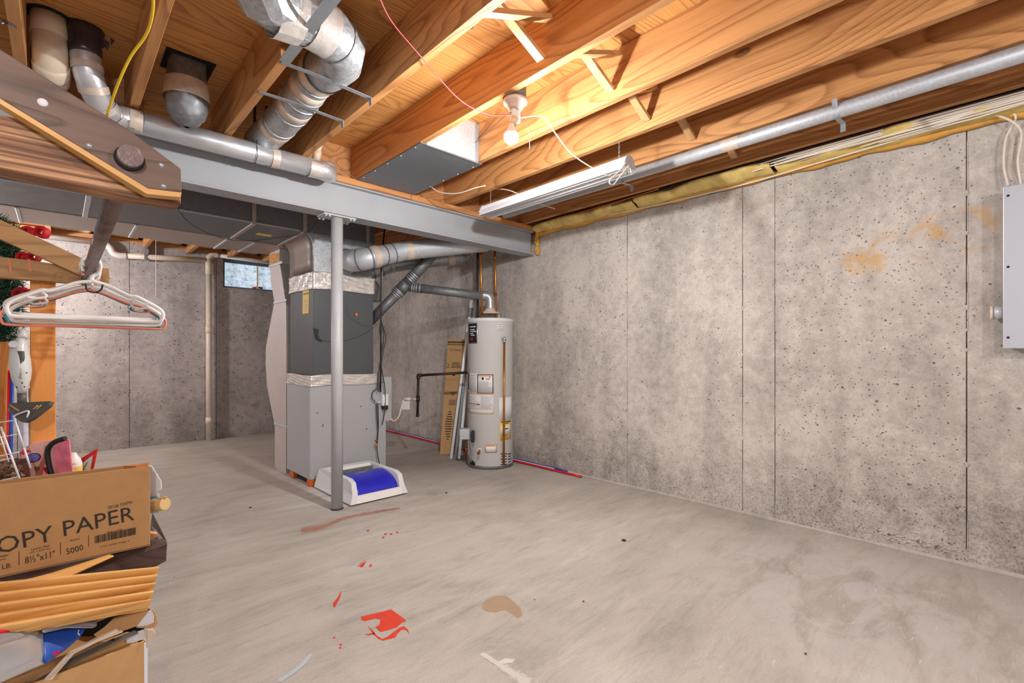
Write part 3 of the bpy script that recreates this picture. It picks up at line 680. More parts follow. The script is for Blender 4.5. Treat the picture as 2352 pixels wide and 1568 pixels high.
# shop light
sx, y0, y1 = 2.28, 1.45, 2.69
sl = thing('shop_light', 'white two-tube fluorescent shop light hanging on chains below the joists', 'light', (sx, 2.07, 2.05))
prof = [(-.014, .0), (.014, 0), (.030, -.010), (.034, -.034), (.062, -.075), (.058, -.080), (.028, -.041), (-.028, -.041), (-.058, -.080), (-.062, -.075), (-.034, -.034), (-.030, -.010)]
zt = 2.148
MB().prism([(sx+a, y0+.01, zt+b) for a, b in prof], (0, y1-y0-.02, 0)).build('reflector', W['white'], sl)
for yy in (y0, y1-.006):
    MB().prism([(sx+a, yy, zt+b) for a, b in [(-.016, .003), (.016, .003), (.034, -.010), (.060, -.060), (-.060, -.060), (-.034, -.010)]], (0, .008, 0)).build('end_plate', W['galvp'], sl)
for a in (-.026, .026):
    t = tag(MB().tube([(sx+a, y0+.012, zt-.064), (sx+a, y1+.004, zt-.064)], .0165, 18).build('fluorescent_tube', W['white'], sl))
for yy in (y0+.07, y1-.07):
    ch = MB(); z = zt
    i = 0
    while z < ZJ+.004:
        aa = (i % 2)*math.pi/2; ch.tube([V((sx-.005*math.cos(aa), yy-.005*math.sin(aa), z)), V((sx, yy, z+.010)), V((sx+.005*math.cos(aa), yy+.005*math.sin(aa), z)), V((sx, yy, z-.010)), V((sx-.005*math.cos(aa), yy-.005*math.sin(aa), z))], .0014, 5); z += .014; i += 1
    ch.build('chain', W['strap'], sl)
MB().tube(spline([at(1438, 372, Y=y0-.012), at(1420, 395, Y=y0-.02), at(1400, 415, Y=y0-.03), at(1408, 424, Y=y0-.03), at(1424, 405, Y=y0-.02), at(1444, 380, Y=y0-.012), at(1440, 392, Y=y0-.012), at(1428, 402, Y=y0-.02), at(1446, 385, Y=y0-.012), at(1450, 400, Y=y0-.012)], 6), .003, 7).build('tied_cord', W['wirew'], sl)
MB().ball(at(1440, 397, Y=y0-.006), .007, 8, 6, (1, .4, 1.3)).build('green_terminal', plain('green_plastic', srgb(20, 120, 60), .5), sl, label='small green terminal')
# cable bundle along the wall head, far right
gz = 'white cables bundled along the top of the right wall'
for i in range(14):
    y_end = random.uniform(.75, 1.2) if i < 9 else random.uniform(.25, .6)
    zz = 2.240-.0040*i; xx = 3.128+.0032*(i % 5)+.0012*i
    pts = [V((xx+random.uniform(-.003, .003), -1.2, zz)), V((xx, -.5, zz-random.uniform(0, .005))), V((xx-.002, -.1, zz-random.uniform(0, .010))), V((xx+random.uniform(-.004, .004), .3*y_end/.8, zz-random.uniform(0, .010))), V((xx+.012, y_end-.1, zz-.006)), V((3.19, y_end+.12, zz-.002))]
    cord('cable', pts, .0040, 'wirew', 'white cable in the bundle along the top of the right wall', group=gz)
for i, (dx, dz) in enumerate(((0, 0), (.02, -.012))):
    cord('cable', [V((3.128+dx, -1.2, ZJ-.006+dz)), V((3.13+dx, .4, ZJ-.006+dz)), V((3.132+dx, 1.2, ZJ-.006+dz)), V((3.15+dx, 2.2, ZJ-.010+dz)), V((3.19+dx, 3.0, ZJ-.01+dz))], .0035, 'wirebk', ('upper' if i == 0 else 'lower')+' of two black cables running along the joist next to the insulation', group='black cables along the wall head')
cord('cable', [V((3.125, 1.75, ZJ-.006)), V((3.14, 2.1, ZJ-.012)), V((3.16, 2.6, ZJ-.012)), V((3.20, 3.05, ZJ-.01))], .004, 'orange', 'orange cable along the joist by the insulation near the beam end')
wl = [V((3.20, .05, 2.20)), V((3.205, .35, 2.19)), V((3.225, .8, 2.175)), V((3.245, 1.2, 2.165)), V((3.25, 1.7, 2.17)), V((3.25, 2.3, 2.19))]
cord('cable', wl, .0045, 'wirew', 'single white cable sagging along the foam edge of the right wall')
# electrical panel
ep = thing('breaker_panel', 'grey electrical panel box cover at the right edge on the concrete wall', 'panel', (3.24, -.14, 1.08))
MB().box(3.195, 3.288, -.33, .020, 1.092, 1.825).build('box', W['panel'], ep, bevel=.004)
epc = MB().box(3.185, 3.196, -.34, .027, 1.082, 1.835).build('cover', W['panel'], ep, bevel=.003)
for z in (1.133, 1.46, 1.79): MB().lathe((3.186, .010, z), [(0, -.004), (.005, -.003), (.006, 0)], 10, (1, 0, 0)).build('screw', W['ink'], epc)
for i, (pp, lab) in enumerate(((((2330, 262), (2310, 320), (2306, 380), (2316, 428)), 'left one of two white cables looping down into the electrical panel'), (((2300, 268), (2345, 300), (2338, 370), (2346, 428)), 'right one of two white cables looping down into the electrical panel'))):
    pts = [at(2240, 262, X=3.2)]+[at(x, y, X=3.25-.02*i) for x, y in pp]
    pts[-1].x = 3.24; cord('cable', pts, .0050, 'wirew', lab, group='cables entering the electrical panel')
ps = thing('conduit_stub', 'short grey conduit stub with foam collar sticking out beside the electrical panel', 'pipe', (3.25, .05, 1.23))
MB().tube([(3.235, .06, 1.253), (3.235, .015, 1.253)], .030, 20).build('pipe', W['panel'], ps)
MB().tube([(3.235, .070, 1.253), (3.235, .060, 1.253)], [.031, .034], 20).build('foam_collar', W['pvc'], ps)
MB().box(3.255, 3.29, .02, .05, 1.235, 1.27).build('wall_bracket', W['panel'], ps)
# ================================================================== TRUNK DUCTS AND FURNACE
td = thing('supply_trunk_duct', 'dark grey rectangular trunk duct running behind the beam above the furnace', 'duct', (.2, 4.15, 2.02))
zb = 2.016
MB().box(-2.9, 2.0, 3.835, 4.45, zb, 2.236).build('duct_body', W['duct'], td, bevel=.003, seg=1)
for x in (-1.7, -.78, .13, 1.035, 1.40, 1.93):
    m = MB().box(x-.014, x+.014, 3.823, 3.835, zb-.004, 2.236).box(x-.014, x+.014, 3.823, 4.45, zb-.012, zb)
    m.build('cleat', W['duct_lit'] if x > .5 else W['galvp'], td, bevel=.002, seg=1)
m = MB().box(-2.9, 1.36, 3.828, 3.836, zb-.003, zb+.006); m.build('edge_seam', W['galvp'], td)
MB().box(1.14, 1.25, 4.12, 4.19, zb-.0025, zb-.0005).build('label', W['labely'], td, label='yellow sticker under the duct')
rt = thing('return_trunk_duct', 'rectangular return duct with warm light in its colour behind the dark supply trunk', 'duct', (.2, 4.7, 2.0))
MB().box(-2.9, 1.95, 4.49, 4.98, zb-.001, 2.236).build('duct_body', W['duct_lit'], rt, bevel=.003, seg=1)
for x in (-.62, -.2, .42, 1.02, 1.22): MB().box(x-.010, x+.010, 4.482, 4.99, zb-.010, zb-.001).build('cleat', W['galvp'], rt, bevel=.002, seg=1)
XF, YF = 1.440, 3.835
fu = thing('furnace', 'tall grey furnace with dark upper cabinet and foil taped seams behind the column', 'furnace', (1.75, 4.1, 0))
m = MB().box(XF, 2.105, YF, YF+.53, .053, .80); m.build('lower_cabinet', W['cabl'], fu, bevel=.004)
MB().box(XF+.006, 2.10, YF-.0015, YF, .055, .79).build('front_panel', W['cabl'], fu, bevel=.001)
MB().box(1.464, 1.985, YF+.004, YF+.52, .80, 1.60).build('upper_cabinet', W['cabd'], fu, bevel=.004)
MB().box(1.472, 1.977, YF+.0015, YF+.004, .885, 1.575).build('access_panel', W['cabd'], fu, bevel=.001)
def wrinkled(name, x0, x1, z0, z1, mat, amp=.004):
    # crumpled foil band wrapped round the front and left side of the furnace
    yb = YF+.52; L1 = yb-YF; L2 = x1-x0
    def fn(u, v):
        s = u*(L1+L2); k = amp*(math.sin(v*15+math.sin(s*9)*1.5)+.7*math.sin(v*8+s*30))+random.uniform(-.0012, .0012)
        z = z0+(z1-z0)*v+.004*math.sin(s*11)
        if s < L1: return V((x0-.004-abs(k), yb-s, z))
        return V((x0+(s-L1), YF-.004-abs(k), z))
    MB().grid(fn, 120, 14).build(name, mat, fu, solid=.001)
wrinkled('foil_band', 1.462, 1.99, 1.575, 1.715, W['foil'])
wrinkled('foil_band', 1.440, 2.03, .795, .885, W['foil'])
MB().box(1.475, 1.965, YF+.004, YF+.52, 1.60, 1.75).build('plenum_base', W['galv'], fu)
# plenum: front sheet and a left cheek that curves out to the duct
pl = MB(); n = 8; cur = [(1.468-.0, 1.72)]
cur += [(1.468-.075*(1-math.cos(t*math.pi/2/n)), 1.90+.116*math.sin(t*math.pi/2/n)) for t in range(n+1)]
pts = [(x, YF+.002, z) for x, z in cur]+[(1.965, YF+.002, 2.016), (1.965, YF+.002, 1.72)]
pl.prism(pts, (0, .53, 0)).build('plenum', W['galv'], fu)
cur2 = [(x-.003, z) for x, z in cur]
def ch(u, v):
    i = u*(len(cur2)-1); k = min(int(i), len(cur2)-2); f = i-k
    x = cur2[k][0]*(1-f)+cur2[k+1][0]*f; z = cur2[k][1]*(1-f)+cur2[k+1][1]*f
    return V((x, YF-.002+.53*v, z))
MB().grid(ch, 18, 4).build('plenum_cheek', galv('plenum_side_steel', srgb(128, 114, 104), .5, .5, 50, .12), fu, solid=.002)
MB().tube([V((cur2[int(i)][0], YF-.001, cur2[int(i)][1])) for i in range(len(cur2))], .004, 6).build('standing_seam', W['strap'], fu)
m = MB(); m.add([(1.78, YF-.001, 1.72), (1.965, YF-.001, 1.72), (1.965, YF-.001, 1.93)], [(0, 1, 2)]); m.build('crease', W['galvd'], fu, solid=.001)
# blocks, screws, label, wires on furnace
MB().box(XF-.004, XF+.075, YF-.006, YF+.06, 0, .053).build('brick', W['brick_block'], fu, bevel=.004)
MB().box(XF-.004, XF+.06, YF+.36, YF+.45, 0, .053).build('brick', W['brick_block'], fu, bevel=.004)
MB().box(2.03, 2.10, YF-.002, YF+.06, 0, .053).build('brick', W['brick_block'], fu, bevel=.004)
MB().box(XF+.03, 2.08, YF+.08, YF+.5, 0, .053).build('under_shade_block', W['dark'], fu)  # dark block added to stand for the shade under the cabinet
sc = MB()
for x, y in ((729, 1058-110), (742, 975), (860, 925), (842, 985), (829, 933), (862, 1012), (741, 979)):
    q = at(x, y, Y=YF-.003); sc.lathe(q, [(0, -.0), (.005, 0), (.005, .003)], 8, (0, 1, 0))
sc.build('screw_heads', W['ink'], fu, kind='stuff')
q = lambda x, y: at(x, y, X=1.4625)
lab = [q(696, 668), q(710, 664), q(709, 719), q(695, 721)]
MB().prism(lab, (-.0015, 0, 0)).build('warning_label', W['labely'], fu, label='yellow danger label with black print')
lo = fu.children[-1]
lettering('lettering', 'DANGER', at(697, 678, X=1.4605), at(709, 675, X=1.4605), .016, UP, W['ink'], fu)
lm = MB()
for i in range(6):
    y = 690+i*4.5; a, b = at(697.5, y+.5, X=1.4606), at(697.5+random.uniform(6, 10), y, X=1.4606); lm.bar(a, b, .0035, .0006)
lm.build('label_print', W['inkg'], fu, kind='stuff')
# crumpled dark stain / hanging black tag on the dark cabinet
m = MB(); tagp = [(720, 752), (733, 757), (731, 770), (738, 781), (742, 783), (738, 785), (727, 779), (722, 765)]
m.prism([at(x, y, Y=YF-.008) for x, y in tagp], (0, .004, 0)).build('black_sensor', W['black'], fu)
cord('thermostat_wire', [at(735, 779, Y=YF-.01), at(760, 784, Y=YF-.012), at(800, 780, Y=YF-.014), at(835, 767, Y=YF-.014), at(872, 742, Y=YF-.02)], .0011, 'wirebk', 'thin black wire across the dark furnace cabinet', 'wire')
cord('thermostat_wire', [at(798, 702, Y=YF-.01), at(800, 725, Y=YF-.01), at(830, 745, Y=YF-.012), at(845, 748, Y=YF-.012), at(868, 742, Y=YF-.02)], .0007, 'wirebk', 'fine wire looping down beside the column on the dark cabinet', 'wire')
MB().box(1.812, 1.832, YF-.014, YF, 1.375, 1.40).build('orange_clip', W['orange'], fu)
# return drop with the bulged profile, left of the furnace
dr = thing('return_drop_duct', 'pinkish lit flat return duct with bulging profile left of the furnace', 'duct', (1.6, 4.7, 0))
XD = 1.452
prof = [(642, 566, 'f'), (642, 604), (646, 625), (654, 680), (657, 700), (657, 985), (657, 1084), (631, 1071), (631, 978), (613, 885), (610, 830), (611, 795), (630, 693), (622, 645), (619, 605), (619, 568)]
pr = [at(a[0], a[1], X=XD) for a in prof]
pr[0].z = 2.014; pr[-1].z = 2.014; pr[6].z = .0; pr[7].z = 0
MB().prism(pr, (.36, 0, 0)).build('duct_body', galv('drop_duct_lit_steel', srgb(196, 186, 182), .5, .35, 90, .08), dr)  # pinkish light on the drop is part of its base colour
for y0_, y1_ in (((618, 612), (648, 602)), ((629, 695), (658, 689)), ((630, 972), (659, 980))):
    a, b = at(*y0_, X=XD-.004), at(*y1_, X=XD-.004); MB().bar(a, b, .022, .010).build('drive_cleat', W['galvp'], dr, bevel=.002)
ru = [at(x, y, X=XD-.0012) for x, y in ((620, 583), (642, 580), (642, 603), (620, 608))]
MB().prism(ru, (-.0008, 0, 0)).build('rust_patch', plain('rust_streaks', srgb(196, 136, 72), .7, .1, .3, 60), dr)
# ------------------------------------------------------------------ round branch ducts
ba = thing('branch_duct', 'light grey round branch duct with gored elbow leaving the plenum front', 'duct', (2.1, 3.6, 1.9))
pts = [V((1.735, YF+.0, 1.845)), V((1.735, 3.71, 1.815)), V((1.785, 3.60, 1.820)), V((1.90, 3.575, 1.858)), V((2.02, 3.575, 1.895)), V((2.16, 3.55, 1.94)), V((2.55, 3.44, 2.02)), V((2.85, 3.33, 2.08))]
sp = spline(pts, 3)
MB().tube(sp, [.088]*3+[.088]*6+[.082]*(len(sp)-9), 24).build('duct_section', W['galvp'], ba)
def bandon(parent, sp, i, w, r, mt, nm='tape_band', seg=24):
    d = (sp[i+1]-sp[i]).normalized(); MB().tube([sp[i]-d*w/2, sp[i]+d*w/2], r, seg, False).build(nm, W[mt], parent)
bandon(ba, sp, 1, .03, .091, 'galvd', 'collar'); bandon(ba, sp, 5, .010, .093, 'galvd', 'bead'); bandon(ba, sp, 7, .012, .0925, 'galvd', 'bead'); bandon(ba, sp, 8, .06, .0905, 'tape')
bandon(ba, sp, 10, .01, .0855, 'galvd', 'bead'); bandon(ba, sp, 12, .01, .0855, 'galvd', 'bead'); bandon(ba, sp, 15, .06, .0845, 'tape')
bb = thing('branch_duct', 'dull grey round branch duct behind and below the lighter one', 'duct', (2.3, 4.0, 1.9))
pts = [V((1.965, 4.17, 1.80)), V((2.05, 4.16, 1.80)), V((2.13, 4.13, 1.83)), V((2.24, 4.09, 1.875)), V((2.35, 4.06, 1.915)), V((2.80, 3.83, 2.00)), V((2.92, 3.80, 2.035)), V((3.0, 3.82, 2.09)), V((3.03, 3.85, 2.16))]
sp = spline(pts, 3)
MB().tube(sp, .070, 24).build('duct_section', W['galv'], bb)
for i, wd, r, mt, nm in ((4, .06, .0725, 'tape', 'tape_band'), (6, .01, .074, 'galvd', 'bead'), (8, .01, .074, 'galvd', 'bead'), (11, .05, .0725, 'tape', 'tape_band'), (15, .07, .0725, 'tape', 'tape_band'), (17, .01, .074, 'strap', 'bead'), (18, .01, .074, 'strap', 'bead'), (20, .06, .0725, 'tape', 'tape_band')): bandon(bb, sp, i, wd, r, mt, nm)
bc = thing('side_duct', 'short dark duct elbow with tan foil on the right side of the furnace plenum', 'duct', (2.0, 4.0, 1.6))
sp = spline([V((1.965, 3.98, 1.66)), V((2.03, 3.97, 1.67)), V((2.085, 4.00, 1.63)), V((2.10, 4.04, 1.55))], 4)
MB().tube(sp, .055, 18).build('duct_section', W['galvd'], bc); bandon(bc, sp, 2, .05, .057, 'tape', seg=18)
# flue pipes with wye
fp = thing('flue_pipe', 'dark grey flue pipe with ribbed tee joining furnace and water heater', 'pipe', (2.4, 3.9, 1.6))
A = at(850, 738, D=4.42); B = at(918, 668, D=4.42); Cc = at(935, 650, D=4.42); Dd = at(990, 588, D=4.45); 
MB().tube([A, B], .046, 24).build('lower_pipe', W['galvd'], fp)
MB().tube([B, Cc], .056, 24).build('tee_body', W['galvd'], fp)
MB().tube([Cc, Dd+(Dd-Cc)*.3], .052, 24).build('upper_pipe', W['galvd'], fp)
d = (Cc-B).normalized()
for t, r in ((-.055, .052), (-.035, .060), (-.015, .060), (.0, .06)): MB().tube([B+d*(t-.006), B+d*(t+.006)], r, 24, False).build('rib', W['galv'], fp)
for t in (.045, .065, .085, .105): MB().tube([Cc+d*(t-.006), Cc+d*(t+.006)], .0565, 24, False).build('rib', W['galv'], fp)
E1, E2 = at(940, 659, D=4.42), at(1106, 679, D=4.42)
MB().tube([E1, E2], .040, 24).build('branch_pipe', W['galvd'], fp)
d2 = (E2-E1).normalized()
for t in (.035, .055, .075, .105): MB().tube([E1+d2*(t-.006), E1+d2*(t+.006)], .0455, 24, False).build('rib', W['galv'], fp)
HC = V((2.985, 3.435, 0)); HR = .218
# ------------------------------------------------------------------ water heater
wh = thing('water_heater', 'tall white cylindrical gas water heater with labels in the corner by the wall', 'water heater', tuple(HC))
MB().lathe(HC, [(0, .012), (HR-.004, .012), (HR, .02), (HR, 1.355), (HR+.003, 1.36), (HR+.003, 1.378), (HR-.004, 1.384), (0, 1.388)], 72).build('tank', W['heater'], wh)
MB().lathe(HC, [(0, 0), (HR+.001, 0), (HR+.002, .022), (HR, .03)], 64).build('base_ring', W['galvd'], wh)
MB().lathe(HC, [(HR+.0005, 1.352), (HR+.0055, 1.356), (HR+.0055, 1.380), (HR-.01, 1.386)], 64).build('top_rim', W['pale'], wh)
toC = V((-HC.x, -HC.y, 0)).normalized(); side = V((-toC.y, toC.x, 0))
if side.dot(RGT) < 0: side = -side
def cyl(x, y, dr=.001):
    s = max(-.985, min(.985, (x-1124.5)/52.3)); a = math.asin(s)
    dirn = toC*math.cos(a)+side*math.sin(a); p = HC+dirn*(HR+dr); d = p.x*sT+p.y*cT
    return V((p.x, p.y, H+(811-y)/F*d))
LP = {}
def patch(name, x0, x1, y0, y1, mat, dr=.001, label=None, n=10):
    b = MB(); vs = []; 
    for i in range(n+1):
        x = x0+(x1-x0)*i/n; p, q2 = cyl(x, y0, dr), cyl(x, y1, dr); vs += [p, q2]
    # keep edges level: use the middle heights
    zt_, zb_ = cyl((x0+x1)/2, y0, dr).z, cyl((x0+x1)/2, y1, dr).z
    for i, p in enumerate(vs): p.z = zb_ if i % 2 else zt_
    b.add(vs, [(2*i, 2*i+1, 2*i+3, 2*i+2) for i in range(n)], True)
    par = wh
    if name in ('badge_script', 'badge_emblem'): par = LP['badge_face']
    elif name == 'sticker_line': par = LP['sticker']
    elif name in ('rating_header', 'rating_face'): par = LP['rating_plate']
    elif name in ('label_line', 'label_panel') and 'energy_label' in LP: par = LP['energy_label']
    elif name.startswith('label_') or name == 'warning_icon': par = LP['instruction_label']
    LP[name] = b.build(name, mat, par, label=label, solid=.0006); return LP[name]
patch('badge', 1075.5, 1096.5, 741, 789, W['strap'], .001)
patch('badge_face', 1077, 1094.5, 743.5, 786.5, W['black'], .0018, 'black badge with white script and small red emblem')
for a in ((1078, 1092, 749, 751.5), (1079, 1090, 756, 758), (1080, 1093, 760, 762), (1079, 1087, 765, 767), (1081, 1090, 769, 771)): patch('badge_script', *a, W['white'], .0026, n=4)
patch('badge_emblem', 1080.5, 1086, 776, 782, W['inkr'], .0026, n=4)
patch('sticker', 1139, 1153, 741.5, 760, W['label'], .001)
for i in range(3): patch('sticker_line', 1141, 1151, 745+i*4.5, 746.2+i*4.5, W['inkg'], .0018, n=4)
patch('instruction_label', 1073.5, 1132, 857, 903, W['label'], .001)
patch('instruction_label', 1073.5, 1132, 903, 951, W['label'], .001)
patch('label_header', 1075, 1131, 904, 906, W['labelo'], .0016)
patch('label_footer', 1075, 1131, 941, 950, plain('label_cream', srgb(226, 208, 192), .5), .0016)
for a in ((1096.5, 1131, 859, 860.5), (1096.5, 1131, 902, 903.5), (1096.5, 1098.3, 859, 903), (1129.3, 1131, 859, 903), (1072.6, 1077, 858, 859.5), (1072.6, 1077, 892, 893.5), (1075.5, 1077, 858, 893)): patch('label_border', *a, W['ink'], .0018, n=6)
patch('label_header', 1099, 1128, 861, 863.5, W['labelo'], .0018)
for a in ((1106, 1110, 866, 872), (1122, 1124, 865, 868)): patch('warning_icon', *a, W['ink'], .0018, n=3)
patch('warning_icon', 1116, 1123, 869.5, 871.5, W['inkr'], .0018, n=3)
for i in range(10): patch('label_line', 1100, 1128-random.uniform(0, 8), 876+i*2.5, 876.8+i*2.5, W['inkg'], .0018, n=4)
for i in range(9): patch('label_line', 1079, 1093-random.uniform(0, 4), 862+i*4.2, 862.9+i*4.2, W['inkg'], .0018, n=4)
for i in range(11): patch('label_line', 1104, 1130-random.uniform(0, 6), 911+i*2.6, 911.8+i*2.6, W['inkg'], .0018, n=4)
for i in range(5): patch('label_line', 1077, 1100-random.uniform(0, 10), 912+i*4.6, 912.9+i*4.6, W['inkg'], .0018, n=4)
patch('label_line', 1077, 1102, 926.5, 928, W['inkr'], .0019, n=4); patch('label_line', 1096, 1102, 927, 930, W['inkr'], .0019, n=4)
patch('paper_sheet', 1144, 1173, 912, 965, W['white'], .002)
patch('energy_label', 1145.5, 1170, 966, 1010, W['labely'], .0015, 'yellow energy label with black print')
patch('label_panel', 1148, 1169, 977, 998, W['label'], .002)
for a in ((1148, 1169, 967, 969.5), (1152, 1167, 971, 972.5), (1155, 1164, 983, 985.5), (1150, 1160, 999, 1000)): patch('label_line', *a, W['ink'], .0026, n=5)
patch('rating_plate', 1112.5, 1138.5, 1020.5, 1040, W['labelo'], .001)
patch('rating_face', 1114, 1137, 1022.5, 1038.5, W['label'], .0016)
patch('rating_header', 1116, 1135, 1022.5, 1025, W['labelo'], .002, n=6)
for r_, y in enumerate((1040, 1045.5, 1052, 1058.5, 1064.5)):
    for x in ((1147, 1154.5) if r_ % 2 == 0 else (1147, 1152.5), (1153.8, 1161.2), (1163, 1171.2)):
        patch('vent_slot', x[0]+(1.6 if r_ % 2 else 0), x[1]-(1 if r_ % 2 else 0), y+1, y+3.0, W['black'], .0012, n=3)
patch('burner_cover', 1079, 1091, 1058, 1068, W['black'], .0012)
# gas control valve
gv0 = HC+ (cyl(1081, 1000, 0)-HC); 
c0 = cyl(1080, 985, .0)
gx = -RGT*.045+toC*.02
def ob(nm, cpx, dz0, dz1, wx, wy, mat, out=.03, lab=None):
    p = cyl(*cpx, out); z = p.z
    return MB().obox(p-RGT*wx/2-FWD*wy/2+UP*dz0, RGT*wx, FWD*wy, UP*(dz1-dz0)).build(nm, mat, wh, bevel=.006, label=lab)
ob('gas_valve', (1078, 996), -.045, .05, .095, .10, W['panel'], .045)
ob('valve_bracket', (1088, 1000), -.055, .045, .03, .10, W['black'], .01)
ob('control_knob', (1068, 999), -.022, .012, .02, .03, W['inkr'], .07, 'small red control knob')
for i, (x, a) in enumerate(((1078, .0), (1082, .01), (1086, -.01))):
    MB().tube(spline([cyl(x, 1012, .03), cyl(x-2+i*2, 1030, .03), cyl(x+2-i, 1045, .02), cyl(x-1+i*3, 1062, .008)], 5), .0042, 8).build('gas_tube', W['strap' if i else 'copper'], wh)
p = cyl(1101, 1034, 0); MB().tube([p, p+(toC*.008)], .022, 18).build('valve_plate', W['pale'], wh)
dn = (toC-RGT*.3-UP*.35).normalized(); MB().tube([p, p+toC*.03, p+toC*.03+dn*.04], [.011, .012, .014], 14).build('drain_valve', W['brass'], wh)
# relief valve and copper overflow tube
p = cyl(1155, 778, .0); 
MB().tube([p, p+toC*.032], .014, 14).build('relief_valve', W['strap'], wh); MB().ball(p+toC*.034+UP*-.002, .021, 14, 10).build('valve_body', W['strap'], wh)
top = p+toC*.034; bot = cyl(1152, 1067, .016)
MB().tube([top-UP*.012, V((bot.x, bot.y, bot.z))], .0105, 14).build('overflow_tube', W['copper'], wh)
MB().tube([top-UP*.035, top-UP*.012], .0135, 14).build('compression_nut', W['strap'], wh)
# draft hood, flue elbow, water pipes on top
hp = V((HC.x, HC.y, 1.386))
MB().lathe(hp+UP*.048, [(.105, 0), (.10, .006), (.052, .036), (.047, .05)], 32).build('draft_hood', W['porcelain'], wh)
for k in range(3):
    a = k*2.094+.9; q = hp+V((math.cos(a)*.092, math.sin(a)*.092, 0)); MB().tube([q, q+UP*.05], .006, 6).build('hood_leg', W['porcelain'], wh)
MB().lathe(hp, [(0, .0), (.07, 0), (.07, .006), (0, .007)], 24).build('hood_base', W['ink'], wh)
MB().tube(spline([hp+UP*.09, hp+UP*.15, hp+UP*.20-RGT*.006, hp+UP*.222-RGT*.035, hp+UP*.226-RGT*.075], 4), .046, 20).build('flue_elbow', W['galv'], wh)
def pipe_to(nm, lab, x0, y0_, x1, y1_, D_, r, mt, bl=None, z0=1.385):
    a = at(x0, y0_, D=D_); b = at(x1, y1_, D=D_)
    b.z = 2.245
    a.z = z0
    t = thing(nm, lab, 'pipe', tuple(a)); MB().tube([a, V((a.x*.5+b.x*.5, a.y*.5+b.y*.5, 1.78)), b], r, 12).build('pipe', W[mt], t); return t, a, b
t, a, b = pipe_to('water_pipe', 'copper water pipe rising from the heater top, left of its flue', 1108, 735, 1102, 560, 4.46, .010, 'copper')
MB().tube([V((a.x, a.y, 1.96)), b], .011, 12).build('upper_length', W['copperd'], t); MB().tube([V((a.x, a.y, 1.386)), V((a.x, a.y, 1.43))], .014, 12).build('fitting', W['copperd'], t)
t, a, b = pipe_to('water_pipe', 'copper water pipe rising from the heater top, right of its flue', 1140, 735, 1135.5, 560, 4.50, .010, 'copper')
for z in (1.60, 1.95): MB().tube([V((a.x, a.y, z)).lerp(V((b.x, b.y, z)), (z-1.386)/.86), V((a.x, a.y, z+.03)).lerp(V((b.x, b.y, z+.03)), (z-1.386)/.86)], .0125, 12).build('coupling', W['copperd'], t)
a = at(1097, 735, D=4.60); t = thing('gas_riser', 'black vertical pipe beside the copper pipes above the water heater', 'pipe', (a.x, a.y, 1.0))
MB().tube([V((a.x, a.y, .98)), V((a.x, a.y, 2.24))], .012, 12).build('pipe', W['iron'], t)
# black iron gas line: horizontal run, drop, tee and cap
gl = thing('gas_line', 'black iron gas pipe with tee and capped drip leg left of the water heater', 'pipe', (2.6, 3.9, .45))
D0 = 4.62
ga, gb, gc, gd = at(1074, 855, D=4.60), at(961, 862, D=D0), at(960, 916, D=D0), at(959, 954, D=D0)
MB().tube([ga, gb], .0125, 12).build('run', W['iron'], gl); MB().tube([gb, gd], .0125, 12).build('drop', W['iron'], gl)
MB().tube(spline([gb+(ga-gb).normalized()*.035, gb, gb-UP*.035], 4), .018, 12).build('elbow', W['iron'], gl)
MB().tube([gc+UP*.028, gc-UP*.028], .018, 12).build('tee', W['iron'], gl); MB().tube([gd+UP*.01, gd-UP*.012], .017, 12).build('cap', W['iron'], gl)
MB().tube([gc, gc-RGT*.07], .010, 12).build('nipple', W['porcelain'], gl)
MB().tube([gc-RGT*.07, gc-RGT*.14], .017, 12).build('shutoff_valve', W['pale'], gl)
tg = gc-RGT*.115-UP*.015-FWD*.02; MB().obox(tg-RGT*.045-UP*.085, RGT*.085, FWD*.002, UP*.082).build('paper_tag', W['label'], gl, label='small white paper tag')
q0 = at(886, 918, D=4.3)
cord('gas_connector', [at(870, 924, Y=YF-.02), q0, at(893, 950, D=4.35), at(903, 966, D=4.4), at(915, 958, D=4.5), at(921, 938, D=4.55), gc-RGT*.14+UP*.0], .0085, 'wirew', 'white flexible gas connector looping between the furnace and the gas valve', 'hose')
# service box with cables on the right edge of the furnace
sb = thing('service_switch', 'small grey switch box with cables on the right edge of the furnace', 'switch', (2.07, YF-.03, .6))
MB().box(2.075, 2.155, YF-.006, YF, .46, .85).build('back_strip', W['cabl'], sb)
MB().box(2.045, 2.105, YF-.045, YF-.006, .60, .70).build('box', W['pale'], sb, bevel=.004)
MB().box(2.062, 2.088, YF-.048, YF-.044, .62, .68).build('toggle_plate', W['white'], sb, bevel=.002)
MB().box(2.055, 2.10, YF-.05, YF-.01, .565, .60).build('clamp', W['black'], sb, bevel=.004)
st = thing('refrigerant_line', 'thin dark vertical tube standing beside the right edge of the furnace', 'pipe', (2.06, YF-.03, .7))
MB().tube([at(874, 900, Y=YF-.03), at(875, 700, Y=YF-.03), at(876, 600, Y=YF-.03), V((2.085, YF-.02, 2.2))], .0075, 10).build('tube', W['iron'], st)
MB().tube([at(877.5, 690, Y=YF-.035), at(878.5, 600, Y=YF-.035), V((2.10, YF-.025, 2.1))], .0035, 8).build('bright_tube', W['strap'], st)
rnd = random.Random(3)
wl_ = ['upper black cable strand hanging down the right edge of the furnace', 'second black cable strand hanging down the right edge of the furnace', 'black cable bulging to the right beside the furnace edge', 'black cable ending in an orange cap near the furnace foot', 'long thin dark cable reaching the litter box behind the furnace edge', 'dark cable looping left of the switch box']
